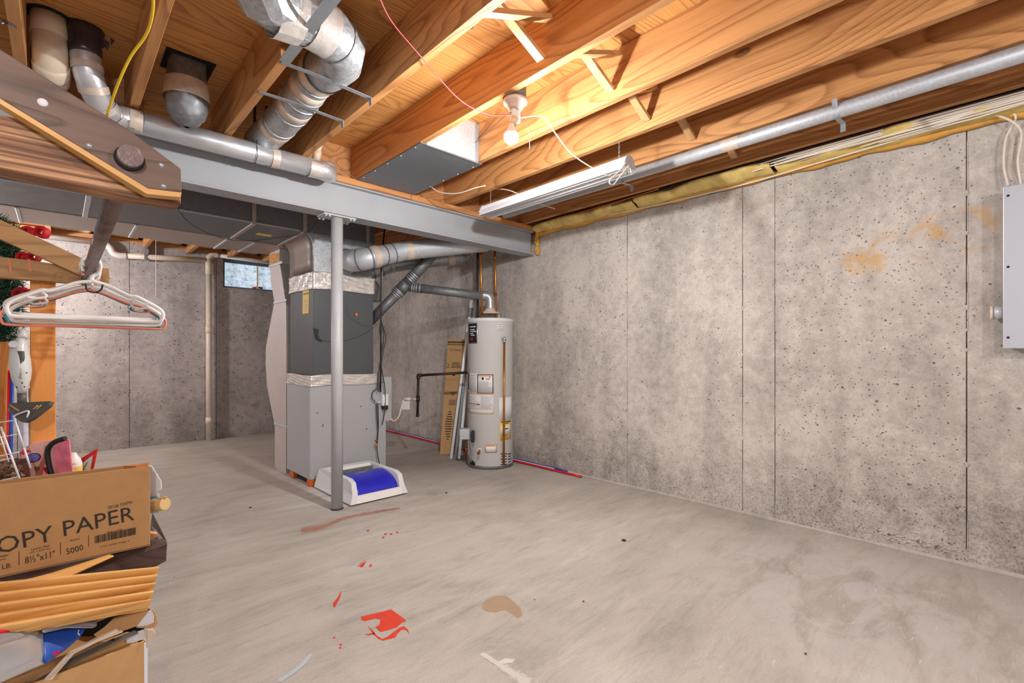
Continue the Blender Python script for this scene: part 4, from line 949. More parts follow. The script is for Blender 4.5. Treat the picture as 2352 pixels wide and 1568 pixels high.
paths = [[(876, 720), (872, 760), (877, 800), (870, 850), (866, 895)], [(877, 740), (881, 780), (874, 830), (872, 880), (868, 900)], [(878, 745), (886, 775), (882, 800), (876, 840), (884, 890), (884, 940), (878, 975)], [(864, 925), (866, 960), (868, 990), (865, 1018)], [(868, 925), (869, 980), (866, 1030), (871, 1064)], [(862, 922), (855, 915), (856, 900), (864, 893)]]
for lb, pp in zip(wl_, paths): cord('cable', [at(x, y, Y=YF-.028-.004*i_) for i_, (x, y) in enumerate(pp)], .0042, 'wirebk', lb)
tag(MB().ball(at(864, 1021, Y=YF-.04), .011, 10, 8, (1, 1, 1.3)).build('wire_nut', W['orange']), 'small orange cap on the end of the black cable at the furnace', 'cap')
# ------------------------------------------------------------------ things leaning behind the heater
bx0 = thing('carton_tube', 'long tan cardboard carton leaning on the wall left of the water heater', 'carton', (3.0, 4.3, 0))
pb = [at(1010, 1029, D=4.98), at(1041, 1034, D=4.98), at(1068, 779, D=5.18), at(1029, 778, D=5.18)]
pb[0].z = pb[1].z = .002
nb = (pb[1]-pb[0]).cross(pb[3]-pb[0]).normalized(); nb = nb if nb.dot(FWD) > 0 else -nb
MB().prism(pb, nb*.07).build('carton_body', W['card2'], bx0, bevel=.003)
def bp(u, v, e=-.0012): return (pb[0].lerp(pb[1], u)).lerp(pb[3].lerp(pb[2], u), v)+nb*e
upb = (bp(.5, 1)-bp(.5, 0)).normalized()
MB().prism([bp(0, .965), bp(1, .965), bp(1, .978), bp(0, .978)], -nb*.0006).build('printed_stripe', W['ink'], bx0)
for v in (.945, .952): MB().prism([bp(0, v), bp(1, v), bp(1, v+.004), bp(0, v+.004)], -nb*.0006).build('printed_stripe', W['ink'], bx0)
lettering('lettering', 'CATENNAR', bp(.15, .893), bp(.83, .893), .020, upb, W['ink'], bx0)
lettering('lettering', '2', bp(.05, .745), bp(.20, .745), .045, upb, W['ink'], bx0)
lb = MB()
for i in range(5):
    v = .745+i*.011; u = .30+.02*i; lb.bar(bp(u, v), bp(.95-.03*i, v), .006, .0006, upb)
for i in range(4): lb.bar(bp(.35+.05*i, .53-i*.009), bp(.75-.03*i, .53-i*.009), .005, .0006, upb)
for i in range(5): lb.bar(bp(.35, .46-i*.010), bp(.8, .46-i*.010), .005, .0006, upb)
for i in range(12):
    v = .36-i*.021; w_ = .22*math.sin(math.pi*(i+1)/13)+.05; lb.bar(bp(.5-w_, v), bp(.5+w_*rnd.uniform(.6, 1), v), .010, .0006, upb)
lb.build('printed_marks', W['ink'], bx0, kind='stuff')
m = MB(); m.lathe(bp(.52, .685), [(0, -.001), (.017, -.001), (.017, 0)], 16, nb).build('round_emblem', W['ink'], bx0)
tl = ['white metal trim strip leaning beside the carton, nearest the carton', 'dull metal trim strip leaning between two brighter ones', 'white metal trim strip leaning closest to the water heater']
for i, (xb, yb_, xt, yt) in enumerate(((1036, 1048, 1083, 690), (1046, 1049, 1087, 690), (1054, 1047, 1091, 692))):
    a = at(xb, yb_, D=4.78-.01*i); a.z = .003; b = at(xt, yt, D=5.02)
    m = MB().bar(a, b, .026, .004, RGT); m.bar(a+RGT*.012, b+RGT*.012, .004, .016, RGT)
    m.build('trim_strip', W['trim' if i != 1 else 'galvd'], None, label=tl[i], cat='trim strip', group='metal strips leaning behind the heater')
# coloured water pipes on the floor along the right wall
for i, (nm, mt, lab, off, zz, ya) in enumerate((('floor_pipe', 'red', 'long red plastic pipe lying on the floor along the right wall', .075, .011, 2.52), ('floor_pipe', 'whpipe', 'long white plastic pipe lying between the red and blue pipes', .050, .011, 2.85), ('floor_pipe', 'bluep', 'long blue plastic pipe lying against the foot of the right wall', .026, .011, 2.72))):
    pts = [V((XR-off, ya, zz)), V((XR-off, 3.6, zz)), V((XR-off-.01, 4.6, zz)), V((XR-off, 5.4, zz+.002)), V((XR-off, 6.4, zz))]
    cord(nm, pts, .0105, mt, lab, 'pipe', group='coloured plastic pipes by the wall')
# ------------------------------------------------------------------ litter box
lx0, lx1, ly0, ly1 = 1.452, 1.905, 3.135, 3.79
lb_ = thing('litter_box', 'grey and white self-cleaning cat litter box with blue cover beside the column', 'litter box', (1.68, 3.46, 0))
MB().box(lx0+.01, lx1-.01, ly0+.015, ly1-.01, .004, .03).build('base', W['ink'], lb_, bevel=.003)
def sidewall(xo, xi, nm):
    s = 1 if xi > xo else -1; ins = .026*s
    prof = [(ly0, .01), (ly0+.018, .075), (ly0+.045, .150), (ly0+.10, .168), (ly1-.10, .168), (ly1-.035, .150), (ly1, .01)]
    o = [V((xo+(ins if z > .06 else ins*z/.06 if z > .02 else 0), y, z)) for y, z in prof]; i_ = [V((xi, y, z)) for y, z in prof]
    n = len(prof); m = MB().add(o+i_, [tuple(range(n)), tuple(range(n, 2*n))[::-1]]+[(k, (k+1) % n, n+(k+1) % n, n+k) for k in range(n)])
    m.build(nm, W['pale'], lb_, bevel=.004)
sidewall(lx0, lx0+.062, 'side_wall'); sidewall(lx1, lx1-.062, 'side_wall')
MB().prism([V((lx0+.05, y, z)) for y, z in ((ly1, .01), (ly1-.035, .150), (ly1-.10, .168), (ly1-.17, .166), (ly1-.20, .12), (ly1-.20, .01))], (lx1-lx0-.10, 0, 0)).build('motor_housing', W['whitep'], lb_, bevel=.004)
MB().prism([V((lx0+.05, y, z)) for y, z in ((ly0, .01), (ly0+.012, .058), (ly0+.03, .062), (ly0+.045, .05), (ly0+.045, .01))], (lx1-lx0-.10, 0, 0)).build('front_lip', W['whitep'], lb_, bevel=.003)
def cov(u, v):
    a = v*math.pi/2; return V((lx0+.066+(lx1-lx0-.132)*u, ly0+.044+.24*(1-math.cos(a))+random.uniform(-.0006, .0006), .048+.108*math.sin(a)+.004*math.sin(u*9)*v))
MB().grid(cov, 20, 12).build('waste_cover', W['blue'], lb_, solid=.004, label='blue plastic waste cover')
def cryf(u, v): return V((lx0+.062+(lx1-lx0-.124)*u, ly0+.25+.22*v, .085+random.uniform(0, .012)))
MB().grid(cryf, 40, 30, False).build('litter', W['cryst'], lb_, kind='stuff')
MB().tube([(lx0+.066, ly1-.245, .108), (lx1-.066, ly1-.245, .108)], .014, 14).build('rake_bar', W['whitep'], lb_)
m = MB()
for i in range(30): m.bar((lx0+.075+i*.0104, ly1-.252, .10), (lx0+.075+i*.0104, ly1-.262, .066), .003, .003)
m.build('rake_tines', W['ink'], lb_, kind='stuff')
MB().box(lx0+.062, lx1-.062, ly1-.215, ly1-.20, .12, .15).build('slot', W['galvd'], lb_)
# ------------------------------------------------------------------ cream waste pipe on the back wall
wp = thing('waste_pipe', 'cream plastic waste pipe running along and down the back wall left of the window', 'pipe', (1.3, 6.72, 0))
yb_ = 6.735; r_ = .030
za, zl = 2.235, 2.165
xs_, xe = at(265, 585, Y=yb_).x, at(472, 595, Y=yb_).x
hx = 1.318
MB().tube([(-2.5, yb_, 2.262), (.31, yb_, 2.242)], r_, 18).build('upper_run', W['pvcw'], wp)
MB().tube(spline([V((.30, yb_, 2.242)), V((.365, yb_, 2.235)), V((.40, yb_, 2.20)), V((.425, yb_, 2.150)), V((.48, yb_, 2.130)), V((.54, yb_, 2.133))], 5), r_*1.12, 18).build('offset_elbow', W['pvcw'], wp)
p0_, p1_ = at(285, 583, Y=yb_), at(465, 595, Y=yb_)

MB().tube([V((.50, yb_, 2.131)), V((hx-.02, yb_, 2.19))], r_, 18).build('middle_run', W['pvc'], wp)
MB().tube([V((hx, yb_, 2.02)), V((hx, yb_, 2.205))], r_*1.18, 18).build('tee', W['pvc'], wp)
MB().tube(spline([V((hx, yb_, 2.17)), V((hx+.005, yb_, 2.225)), V((hx+.04, yb_, 2.262)), V((hx+.10, yb_, 2.264))], 4), r_*1.12, 18).build('elbow', W['pvc'], wp)
MB().tube([V((hx+.08, yb_, 2.264)), V((2.2, yb_, 2.252))], r_*.85, 18).build('right_run', W['pvcw'], wp)
MB().tube([V((hx, yb_, .0)), V((hx, yb_, 2.05))], r_, 18).build('stack', W['pvc'], wp)
for z0_, z1_ in ((1.30, 1.40), (.20, .28)): MB().tube([V((hx, yb_, z0_)), V((hx, yb_, z1_))], r_*1.16, 18).build('coupling', W['pvc'], wp)
MB().lathe((hx, yb_-.02, .245), [(0, -.04), (.022, -.04), (.022, 0)], 12, (0, 1, 0)).build('cleanout_plug', W['pvc'], wp)
MB().box(.69, .715, yb_-.034, yb_+.034, 2.105, 2.30).build('strap', W['strap'], wp)
cord('pull_cord', [V((.70, 5.9, 2.24)), V((.70, 5.9, 1.9)), V((.70, 5.9, 1.62))], .0022, 'wirew', 'thin pull cord hanging in front of the back wall')
# thin dark wire drooping under the supply trunk
cord('duct_wire', [at(400, 470, Y=3.80), at(440, 515, Y=3.9), at(505, 545, Y=4.0), at(565, 553, Y=4.1), at(640, 545, Y=3.95), at(702, 534, Y=3.80), at(735, 503, Y=3.7), at(745, 488, Y=3.4)], .0022, 'wirebk', 'thin dark wire drooping under the trunk duct toward the column', 'wire')
# ================================================================== CLOTHES RAIL BRACKETS, ROD, HANGERS
RX, RZ = .0615, 1.295
nbk = thing('rail_bracket', 'dark brown nailed board bracket holding the near end of the clothes rod', 'bracket', (-.1, .76, 1.3))
def onY(pts, Y): return [at(x, y, Y=Y) for x, y in pts]
yA = .735
dark_ = onY([(-330, -95), (0, 112), (300, 300), (416, 388), (417, 442), (340, 433), (0, 226), (-330, 30)], yA)
MB().prism(dark_, (0, .019, 0)).build('diagonal_board', W['oakdark'], nbk, bevel=.0012)
edge = onY([(-330, 30), (0, 226), (340, 433), (417, 442), (415, 453), (337, 445), (0, 238), (-330, 42)], yA+.0005)
MB().prism(edge, (0, .018, 0)).build('board_edge', W['flute'], nbk)
hb = onY([(-330, 192), (0, 262), (300, 330), (412, 380), (416, 470), (300, 452), (0, 388), (-330, 320)], yA+.0195)
MB().prism(hb, (0, .036, 0)).build('horizontal_board', W['strip'], nbk, bevel=.002)
for x, y in ((205, 334), (371, 379), (376, 427)):
    p = at(x, y, Y=yA); MB().lathe(p, [(0, -.0012), (.0028, -.0010), (.0034, 0)], 12, (0, 1, 0)).build('screw', W['strap'], nbk)
p = at(98, 235, Y=yA); MB().lathe(p, [(0, -.0012), (.0040, -.0008), (.0045, 0)], 12, (0, 1, 0)).build('paint_dab', W['white'], nbk)
fbk = thing('rail_bracket', 'tan board bracket holding the far end of the clothes rod on the post', 'bracket', (-.2, 2.0, 1.3))
dg = onY([(-200, 395), (0, 504), (196, 596), (232, 640), (215, 647), (162, 622), (0, 549), (-200, 445)], 1.965)
MB().prism(dg, (0, .018, 0)).build('diagonal_board', W['farboard'], fbk, bevel=.001)
hh_ = onY([(-200, 585), (0, 589), (75, 598), (160, 612), (251, 616), (251, 655), (170, 650), (0, 637), (-200, 628)], 1.985)
MB().prism(hh_, (0, .036, 0)).build('horizontal_board', W['farboard'], fbk, bevel=.001)
for x in (18, 63):
    m = MB(); m.prism(onY([(x, 594), (x+6, 596), (x+9, 622), (x+4, 624)], 1.984), (0, .0008, 0)); m.build('paint_drip', W['orange'], fbk)
rod = thing('clothes_rod', 'dark aged steel clothes rod between two wooden brackets at left', 'rod', (RX, 1.35, RZ))
MB().tube([(RX, .722, RZ), (RX, 2.0, RZ)], .0126, 24).build('pipe', W['pipe_old'], rod)
MB().lathe((RX, .737, RZ), [(0, -.0095), (.0118, -.0095), (.0138, -.0080), (.0148, -.0045), (.0152, -.0015), (.0165, 0), (0, .001)], 28, (0, 1, 0)).build('end_cap', plain('dark_cap', srgb(52, 54, 64), .35, .5), rod)
MB().box(RX-.012, RX+.030, 1.955, 1.963, RZ-.03, RZ+.018).build('rod_socket', W['iron'], rod, bevel=.002)
po = thing('timber_post', 'orange pine post standing behind the hangers at left', 'post', (-.05, 2.1, 0))
x0_, x1_ = at(70, 811, Y=2.06).x, at(128, 811, Y=2.06).x
MB().box(x0_, x1_, 2.022, 2.11, 0, 1.285).build('post', W['pine'], po, bevel=.002)
# hangers
def hanger(y, mat, lab, ang=0, half=.205, r=.0036, z0=0, hookr=.017, flat=1, dx=0, notches=True, name='clothes_hanger'):
    t = thing(name, lab, 'hanger', (RX, y, RZ-.16), 'clothes hangers on the rod')
    ca, sa = math.cos(ang), math.sin(ang)
    def L(x, z, yy=0): return V((RX+dx+x*ca-yy*sa, y+x*sa+yy*ca, RZ+z+z0))
    hr = hookr
    hook = [L(-hr*.95, -.012), L(-hr, .002), L(-hr*.6, hr*.72), L(0, hr*.8+.0), L(hr*.7, hr*.55), L(hr, -.008), L(hr*.8, -.026), L(hr*.1, -.038), L(0, -.052)]
    MB().tube(spline(hook, 5), r*1.0, 8).build('hook', W['strap'] if mat == 'wire' else W[mat], t)
    zb_ = -.148; zs = -.118
    path = [L(0, -.050), L(.03, -.058), L(half*.5, -.082), L(half*.62, -.084), L(half*.9, -.108), L(half, -.124), L(half*.985, -.143), L(half*.9, zb_-.002), L(half*.4, zb_-.002), L(-half*.4, zb_-.002), L(-half*.9, zb_-.002), L(-half*.985, -.143), L(-half, -.124), L(-half*.9, -.108), L(-half*.62, -.084), L(-half*.5, -.082), L(-.03, -.058), L(0, -.050)]
    MB().tube(spline(path, 5), r, 8, flat=1.0).build('frame', W['strap'] if mat == 'wire' else W[mat], t)
    if notches:
        for s in (-1, 1): MB().tube(spline([L(s*half*.60, -.086), L(s*half*.56, -.098), L(s*half*.70, -.104), L(s*half*.78, -.101)], 4), r*.7, 6).build('strap_notch', W[mat], t)
    return t
W['salmon'] = plain('hanger_salmon', srgb(232, 142, 120), .35); W['teal'] = plain('hanger_teal', srgb(30, 120, 120), .35); W['ltblue'] = plain('hanger_light_blue', srgb(130, 178, 206), .35)
hw = [(1.66, 'whitep', 'white plastic hanger nearest the camera with open notches', .03, .152, .0046, .004), (1.69, 'whitep', 'second white hanger from the camera, slightly tilted', -.10, .150, .0042, -.006),
      (1.715, 'salmon', 'salmon pink plastic hanger hanging lowest on the rod', .06, .166, .0036, -.014), (1.75, 'whitep', 'white hanger just behind the salmon pink one', .12, .158, .0036, .014),
      (1.775, 'teal', 'dark teal plastic hanger in the middle of the rod', -.06, .160, .0036, -.010), (1.80, 'ltblue', 'light blue hanger behind the teal one', .08, .156, .0034, -.002),
      (1.825, 'wire', 'thin bare wire hanger near the far bracket', -.12, .176, .0012, .010), (1.85, 'whitep', 'white hanger second from the far bracket', .10, .166, .0036, .022), (1.875, 'pvcw', 'cream white hanger closest to the far bracket', -.08, .170, .0036, .012)]
W['wire'] = W['strap']
for y, mt, lb, an, hf, r, z0 in hw: hanger(y, mt, lb, an, hf, r, z0, notches=(mt not in ('wire',)))
# black wire clip hanging under the hanger necks
tag(MB().tube(spline([V((RX-.012, 1.655, RZ-.058)), V((RX-.008, 1.655, RZ-.072)), V((RX+.006, 1.655, RZ-.076)), V((RX+.018, 1.655, RZ-.068)), V((RX+.022, 1.655, RZ-.054))], 6), .0022, 8).build('clip_hook', W['black']), 'small black hook clipped under the neck of the front hanger', 'hook')
# ------------------------------------------------------------------ evergreen garland with red bows left of the post
ga_ = thing('garland', 'dark green artificial evergreen garland hanging left of the pine post', 'garland', (-.15, 2.16, .9))
gp = spline([at(-60, 500, D=1.62), at(-5, 530, D=1.62), at(20, 560, D=1.62), at(15, 620, D=1.62), at(10, 690, D=1.62), at(5, 760, D=1.62), at(-40, 790, D=1.62)], 8)
MB().tube(gp, .008, 6).build('wire_stem', W['iron'], ga_)
rn = random.Random(5); m = MB()
gm = [plain('needle_%d' % i, c, .55) for i, c in enumerate((srgb(30, 66, 44), srgb(52, 98, 62), srgb(20, 46, 36), srgb(92, 130, 100)))]
mbs = [MB() for _ in gm]
for i in range(9500):
    k = rn.randrange(len(gp)-1); c = gp[k].lerp(gp[k+1], rn.random()); dr_ = V((rn.gauss(0, 1), rn.gauss(0, 1), rn.gauss(0, 1))).normalized()
    base = c+dr_*rn.uniform(.0, .05); e = (dr_+V((rn.gauss(0, .5), rn.gauss(0, .5), rn.gauss(0, .5)))).normalized(); tip = base+e*rn.uniform(.02, .034)
    s_ = e.cross(V((rn.random(), rn.random(), rn.random()))).normalized()*.0016
    mbs[rn.choices(range(4), (4, 4, 4, 1))[0]].add([base-s_, base+s_, tip], [(0, 1, 2)])
for b_, g_ in zip(mbs, gm): b_.build('needles', g_, ga_, kind='stuff')
def bow(x, y, s, lab):
    t = thing('red_bow', lab, 'bow', tuple(at(x, y, D=1.585)), 'red bows on the garland'); c = at(x, y, D=1.585)
    for sg in (-1, 1):
        pts = [c, c+RGT*sg*s*.5+UP*s*.38, c+RGT*sg*s+UP*s*.1, c+RGT*sg*s*.75-UP*s*.35, c]
        MB().tube(spline(pts, 5), [s*.16]+[s*.34]*19+[s*.16], 8, flat=.5).build('loop', W['bow'], t)
    MB().ball(c-FWD*.008, s*.3, 10, 8).build('knot', W['bow'], t)
bow(80, 534, .040, 'red velvet bow above the far diagonal board'); bow(66, 590, .034, 'red velvet bow between the two far boards'); bow(68, 676, .046, 'red velvet bow beside the pine post below the boards')
# ------------------------------------------------------------------ things standing left of the post: wooden staves, mop, tubes
sv = thing('wooden_chair_back', 'golden curved wooden chair back slats behind the mop at far left', 'chair', (-.2, 2.0, 0))
for i, x in enumerate((-3, 4, 11, 18)):
    MB().tube(spline([at(x-12, 1030, D=1.62), at(x-4, 930, D=1.62), at(x-2, 860, D=1.6), at(x+5, 810, D=1.6), at(x+8, 785, D=1.6)], 6), .006, 8).build('slat', W['pine'], sv)
MB().prism([at(x, y, D=1.66) for x, y in ((-30, 840), (14, 845), (16, 1100), (-30, 1100))], FWD*.02).build('side_rail', W['pine'], sv, bevel=.002)
bxr = [at(-30, 1100, D=1.66), at(14, 1100, D=1.66)]
for q in bxr: MB().tube([V((q.x, q.y, 0)), q+UP*.05], .012, 8).build('leg', W['pine'], sv)
dp = 1.375
wm = thing('steam_mop', 'pale grey steam mop with dark triangular head hooked beside the pine post', 'mop', (-.1, 2.0, .8))
c_ = [(48, 776, 12), (47, 790, 20), (45, 808, 27), (46, 830, 30), (48, 852, 30), (49, 872, 26), (50, 888, 17), (50, 902, 12)]
MB().tube([at(x, y, D=dp) for x, y, r in c_], [r/F*dp for x, y, r in c_], 20, flat=.6).build('body', W['mop'], wm)
MB().tube([at(50, 760, D=dp+.01), at(52, 778, D=dp)], .010, 12).build('handle', W['mop'], wm)
MB().prism([at(x, y, D=dp-.026) for x, y in ((25, 806), (50, 806), (51, 822), (47, 836), (40, 841), (33, 836), (27, 822))], FWD*.008).build('dark_window', W['mopd'], wm, bevel=.001)
MB().tube([at(31, 790, D=dp-.03), at(31, 794, D=dp-.02)], .010, 14).build('button', W['panel'], wm)
lm = MB()
for i in range(7):
    y = 846+i*3.6; lm.bar(at(30+i*.8, y, D=dp-.0265), at(50-random.uniform(0, 3), y, D=dp-.0265), .0016, .0006)
lm.build('print_lines', W['ink'], wm, kind='stuff')
for x, y in ((61, 856), (23, 858), (51, 879), (56, 888), (38, 889)): MB().ball(at(x, y, D=dp-.02), .002, 8, 5).build('screw_hole', W['ink'], wm)
MB().tube([at(50, 900, D=dp), at(51, 926, D=dp-.01)], .010, 12).build('neck', W['mopd'], wm)
hd = [(18, 925), (117, 920), (112, 930), (76, 958), (58, 968), (44, 967), (30, 955), (18, 938)]
hp_ = [at(x, y, D=dp-.02-.0006*(y-920)) for x, y in hd]
MB().prism(hp_, FWD*.012-UP*.006).build('head', W['mopd'], wm, bevel=.002)
for (a, b) in (((22, 933), (40, 948)), ((20, 938), (36, 955)), ((66, 950), (86, 932)), ((70, 954), (94, 931)), ((24, 930), (44, 943))):
    MB().bar(at(a[0], a[1], D=dp-.025), at(b[0], b[1], D=dp-.034), .0035, .003).build('tan_stripe', W['card2'], wm)
MB().tube(spline([at(32, 958, D=dp-.05), at(36, 953, D=dp-.05), at(60, 944, D=dp-.05), at(66, 946, D=dp-.05), at(62, 958, D=dp-.05)], 4), .0022, 8).build('wire_clip', W['white'], wm)
for i, (x, mt, lab) in enumerate(((20, 'redtube', 'red handle tube standing behind the mop'), (27, 'bluebag', 'blue handle tube standing behind the mop'))):
    a = at(x-2, 1040, D=1.56); t = thing('broom_handle', lab, 'handle', (a.x, a.y, 0)); b = at(x+2, 850, D=1.56)
    MB().tube([V((a.x, a.y, 0)), a, b], .0045, 10).build('tube', W[mt], t)
a = at(62, 1040, D=1.52); t = thing('film_roll', 'tall bluish white plastic roll standing beside the pine post', 'roll', (a.x, a.y, 0))
b = at(60, 890, D=1.52); MB().tube([V((a.x, a.y, 0)), V((b.x, b.y, b.z))], .017, 18).build('roll', W['whpipe'], t); MB().tube([V((a.x, a.y, 0))+RGT*.017, V((b.x, b.y, b.z))+RGT*.019], .006, 10).build('dark_edge', W['panel'], t)
# ================================================================== PILE OF CARTONS AND BAGS, FRONT LEFT
TR = at(345, 1070, D=1.33); TL0 = at(0, 1121, D=1.14); TL0.z = TR.z
u_ = (TR-TL0).normalized(); nrm = u_.cross(UP).normalized(); nrm = nrm if nrm.dot(FWD) > 0 else -nrm
def onbox(x, y, e=0): return on_plane(x, y, TR-nrm*e, nrm)
pc = thing('paper_carton', 'tan cardboard copy paper carton lying open on top of the pile', 'carton', tuple(TR-u_*.2-UP*.22))
hB = .222; Wd = .44
Pf = lambda s, z, d: TR-u_*s+UP*z+nrm*d
th = .004; dep = .05
MB().obox(Pf(Wd, -hB, 0), u_*Wd, nrm*th, UP*hB).build('front_panel', W['card'], pc, bevel=.001)
MB().obox(Pf(Wd, -hB, dep), u_*Wd, nrm*th, UP*(hB+.001)).build('rear_panel', W['card'], pc, bevel=.001)
MB().obox(Pf(0, -hB, th), u_*(-th), nrm*(dep-th), UP*(hB-.004)).build('side_panel', W['card'], pc, bevel=.001)
MB().obox(Pf(Wd, -hB, 0), u_*Wd, nrm*dep, UP*.004).build('bottom_panel', W['card'], pc)
MB().prism([Pf(.0, -.0, dep-.002), Pf(.03, 0, .03), Pf(.055, .001, dep-.004)], UP*-.03).build('folded_flap', plain('flap_orange', srgb(186, 110, 66), .8), pc)
MB().obox(Pf(.13, -.012, dep-.001), u_*.003, nrm*-.001, UP*.012).build('flap_crease', W['card2'], pc)
def pt(body, x0, y0, x1, y1, cap, mt='ink', nm='lettering'):
    return lettering(nm, body, onbox(x0, y0), onbox(x1, y1), cap, UP, W[mt], pc)
pt('PAPER', 147, 1231, 309, 1193, .0395); pt('COPY', -57, 1286, 124, 1240, .0400)
pt('SKU# 324791', 248, 1169, 304, 1156, .0085); pt('5000', 153, 1273, 192, 1262, .0150); pt('8\u00bd"x11"', 58, 1294, 127, 1278, .0165)
pt('Made in USA', 246, 1224, 281, 1217, .0048); pt('Sheets', 161, 1243, 183, 1238, .0050); pt('Letter Size', 72, 1264, 114, 1254, .0056); pt('216 x 279 mm', 68, 1271, 116, 1260, .0042)
pt('20 LB.', -20, 1312, 27, 1302, .0115); pt('Weight', -12, 1281, 20, 1276, .0055); pt('Basis', -6, 1288, 14, 1284, .0045)
for xa, ya, yb2 in ((43, 1266, 1297), (138, 1245, 1273), (203, 1229, 1255)):
    p = onbox(xa, ya); q2 = onbox(xa, yb2); MB().obox(p-nrm*.0008, u_*.0012, nrm*.0004, UP*(q2.z-p.z)).build('divider_line', W['ink'], pc)
bc_ = MB(); x = 0; pa, pb_ = onbox(218, 1232), onbox(311, 1212); L_ = (pb_-pa).length; bw = random.Random(9)
while x < L_-.001:
    w_ = bw.choice((.0006, .0010, .0016)); hh = .020
    p = pa+(pb_-pa).normalized()*x; p.z = pa.z+(pb_.z-pa.z)*x/L_+.002; bc_.obox(p-nrm*.0012, u_*w_, nrm*.0005, UP*-hh); x += w_+bw.choice((.0006, .0009, .0014))
bc_.build('barcode', W['ink'], pc)

pt('1 07 14186 31281 3', 232, 1257, 297, 1243, .0045)
# items behind the carton panel
bk = thing('wire_basket', 'white wire basket standing tilted at the left edge behind the carton', 'basket', tuple(at(20, 1140, D=1.30)))
lines = [((32, 958), (55, 1028)), ((2, 980), (53, 1122)), ((-40, 975), (34, 965)), ((-40, 1012), (44, 996)), ((-40, 1025), (14, 1018)), ((-40, 1056), (42, 1038)), ((-20, 1062), (26, 1052)), ((55, 1028), (70, 1075)), ((-30, 1110), (45, 1094)), ((-8, 975), (20, 1060))]
for i, (a, b) in enumerate(lines):
    D0_ = 1.36 if i in (0, 7, 2, 3) else 1.30
    MB().tube([at(a[0], a[1], D=D0_), at(b[0], b[1], D=D0_)], .0024 if i in (0, 1, 7) else .0015, 8).build('wire', W['white'], bk)
MB().tube([at(32, 958, D=1.36), at(62, 946, D=1.36)], .0024, 8).build('wire', W['white'], bk)
pcn = thing('pine_cones', 'heap of small brown pine cones inside the wire basket', 'pine cones', tuple(at(15, 1120, D=1.4)))
m = MB(); rn2 = random.Random(11)
for i in range(900):
    c = at(rn2.uniform(-60, 48), 1070+rn2.uniform(0, 75), D=1.33+rn2.uniform(0, .05)); a = V((rn2.gauss(0, 1), rn2.gauss(0, 1), rn2.gauss(0, 1))).normalized(); b = a.orthogonal().normalized()
    m.obox(c, a*.009, b*.006, a.cross(b)*.0022)
m.build('cone_scales', W['bark'], pcn, kind='stuff')
MB().prism([at(x, y, D=1.395) for x, y in ((-60, 1066), (46, 1056), (56, 1150), (-60, 1150))], FWD*.05).build('cone_core', W['bark'], pcn)
pg = thing('pink_bag', 'pink cartoon print zip bag with black piping standing behind the carton', 'bag', tuple(at(110, 1110, D=1.45)))
Dp = 1.42
def RAY(x, y, d): return at(x, y, D=d)-at(x, y, D=0)
def onP(pts, D): return [at(x, y, D=D) for x, y in pts]
body = [(43, 1046), (50, 1030), (75, 1017), (110, 1010), (135, 1009), (160, 1008), (163, 1040), (172, 1100), (50, 1125)]
MB().prism(onP(body, Dp), RAY(135, 1050, .07)).build('bag_body', W['pink'], pg, bevel=.006)
MB().prism(onP([(122, 1030), (133, 1016), (158, 1009), (160, 1030), (168, 1104), (130, 1112)], Dp-.004), FWD*.004).build('scribble_panel', W['pink2'], pg, bevel=.001)
MB().tube(spline(onP([(150, 1006), (128, 1013), (114, 1024), (109, 1040), (112, 1065), (118, 1090), (122, 1115)], Dp-.006), 5), .0065, 10).build('black_piping', W['black'], pg)
def blob(c, rx, ry, ang, mt, nm, rim='ink'):
    n = 14
    for k, (sc_, e, mm) in enumerate(((1.18, .0, rim), (1, .0008, mt))):
        pp = [at(c[0]+math.cos(t)*rx*sc_*math.cos(ang)-math.sin(t)*ry*sc_*math.sin(ang), c[1]+math.cos(t)*rx*sc_*math.sin(ang)+math.sin(t)*ry*sc_*math.cos(ang), D=Dp-.002-e) for t in [2*math.pi*i/n for i in range(n)]]
        MB().prism(pp, FWD*.001).build(nm if k else nm+'_outline', W[mm], pg)
blob((76, 1051), 15, 9, -.2, 'purple', 'oval_print'); blob((103, 1102), 11, 7, .25, 'bluebag', 'oval_print')
for pts_, mt in (([(52, 1086), (74, 1098), (64, 1105)], 'pale'), ([(98, 1075), (112, 1070), (112, 1086), (107, 1088)], 'bow'), ([(80, 1071), (92, 1072), (90, 1081), (79, 1079)], 'olive'), ([(104, 1022), (98, 1050), (84, 1080), (78, 1118), (90, 1116), (98, 1080), (106, 1052)], 'paint2'), ([(44, 1043), (52, 1032), (66, 1033), (70, 1038), (56, 1040), (55, 1044)], 'redtube')):
    if mt == 'paint2': W['paint2'] = plain('salmon_shade_print', srgb(196, 108, 92), .6)
    MB().prism(onP(pts_, Dp-.0018), FWD*.001).build('print_shape', W[mt], pg)
bo = thing('spray_bottle', 'white bottle with yellow label between the pink bag and the red triangle', 'bottle', tuple(at(170, 1100, D=1.52)))
cc = at(169, 1100, D=1.52)
MB().lathe(cc-UP*.02, [(0, 0), (.020, 0), (.021, .02), (.021, .070), (.017, .085), (.010, .095), (.007, .104), (0, .105)], 20).build('bottle_body', W['whitep'], bo)
MB().lathe(cc-UP*.02, [(.0215, .012), (.0215, .062)], 20).build('label', W['labely'], bo)
lettering('lettering', 'irt', at(165, 1068, D=1.495), at(175, 1067, D=1.495), .008, UP, W['inkb'], bo)
ts = thing('warning_triangle', 'red bordered folded triangle sign sticking up behind the carton', 'sign', tuple(at(200, 1085, D=1.56)))
tri = [(180, 1056), (222, 1030), (208, 1100), (178, 1100)]
MB().prism(onP(tri, 1.56), FWD*.006).build('red_frame', W['bow'], ts, bevel=.001)
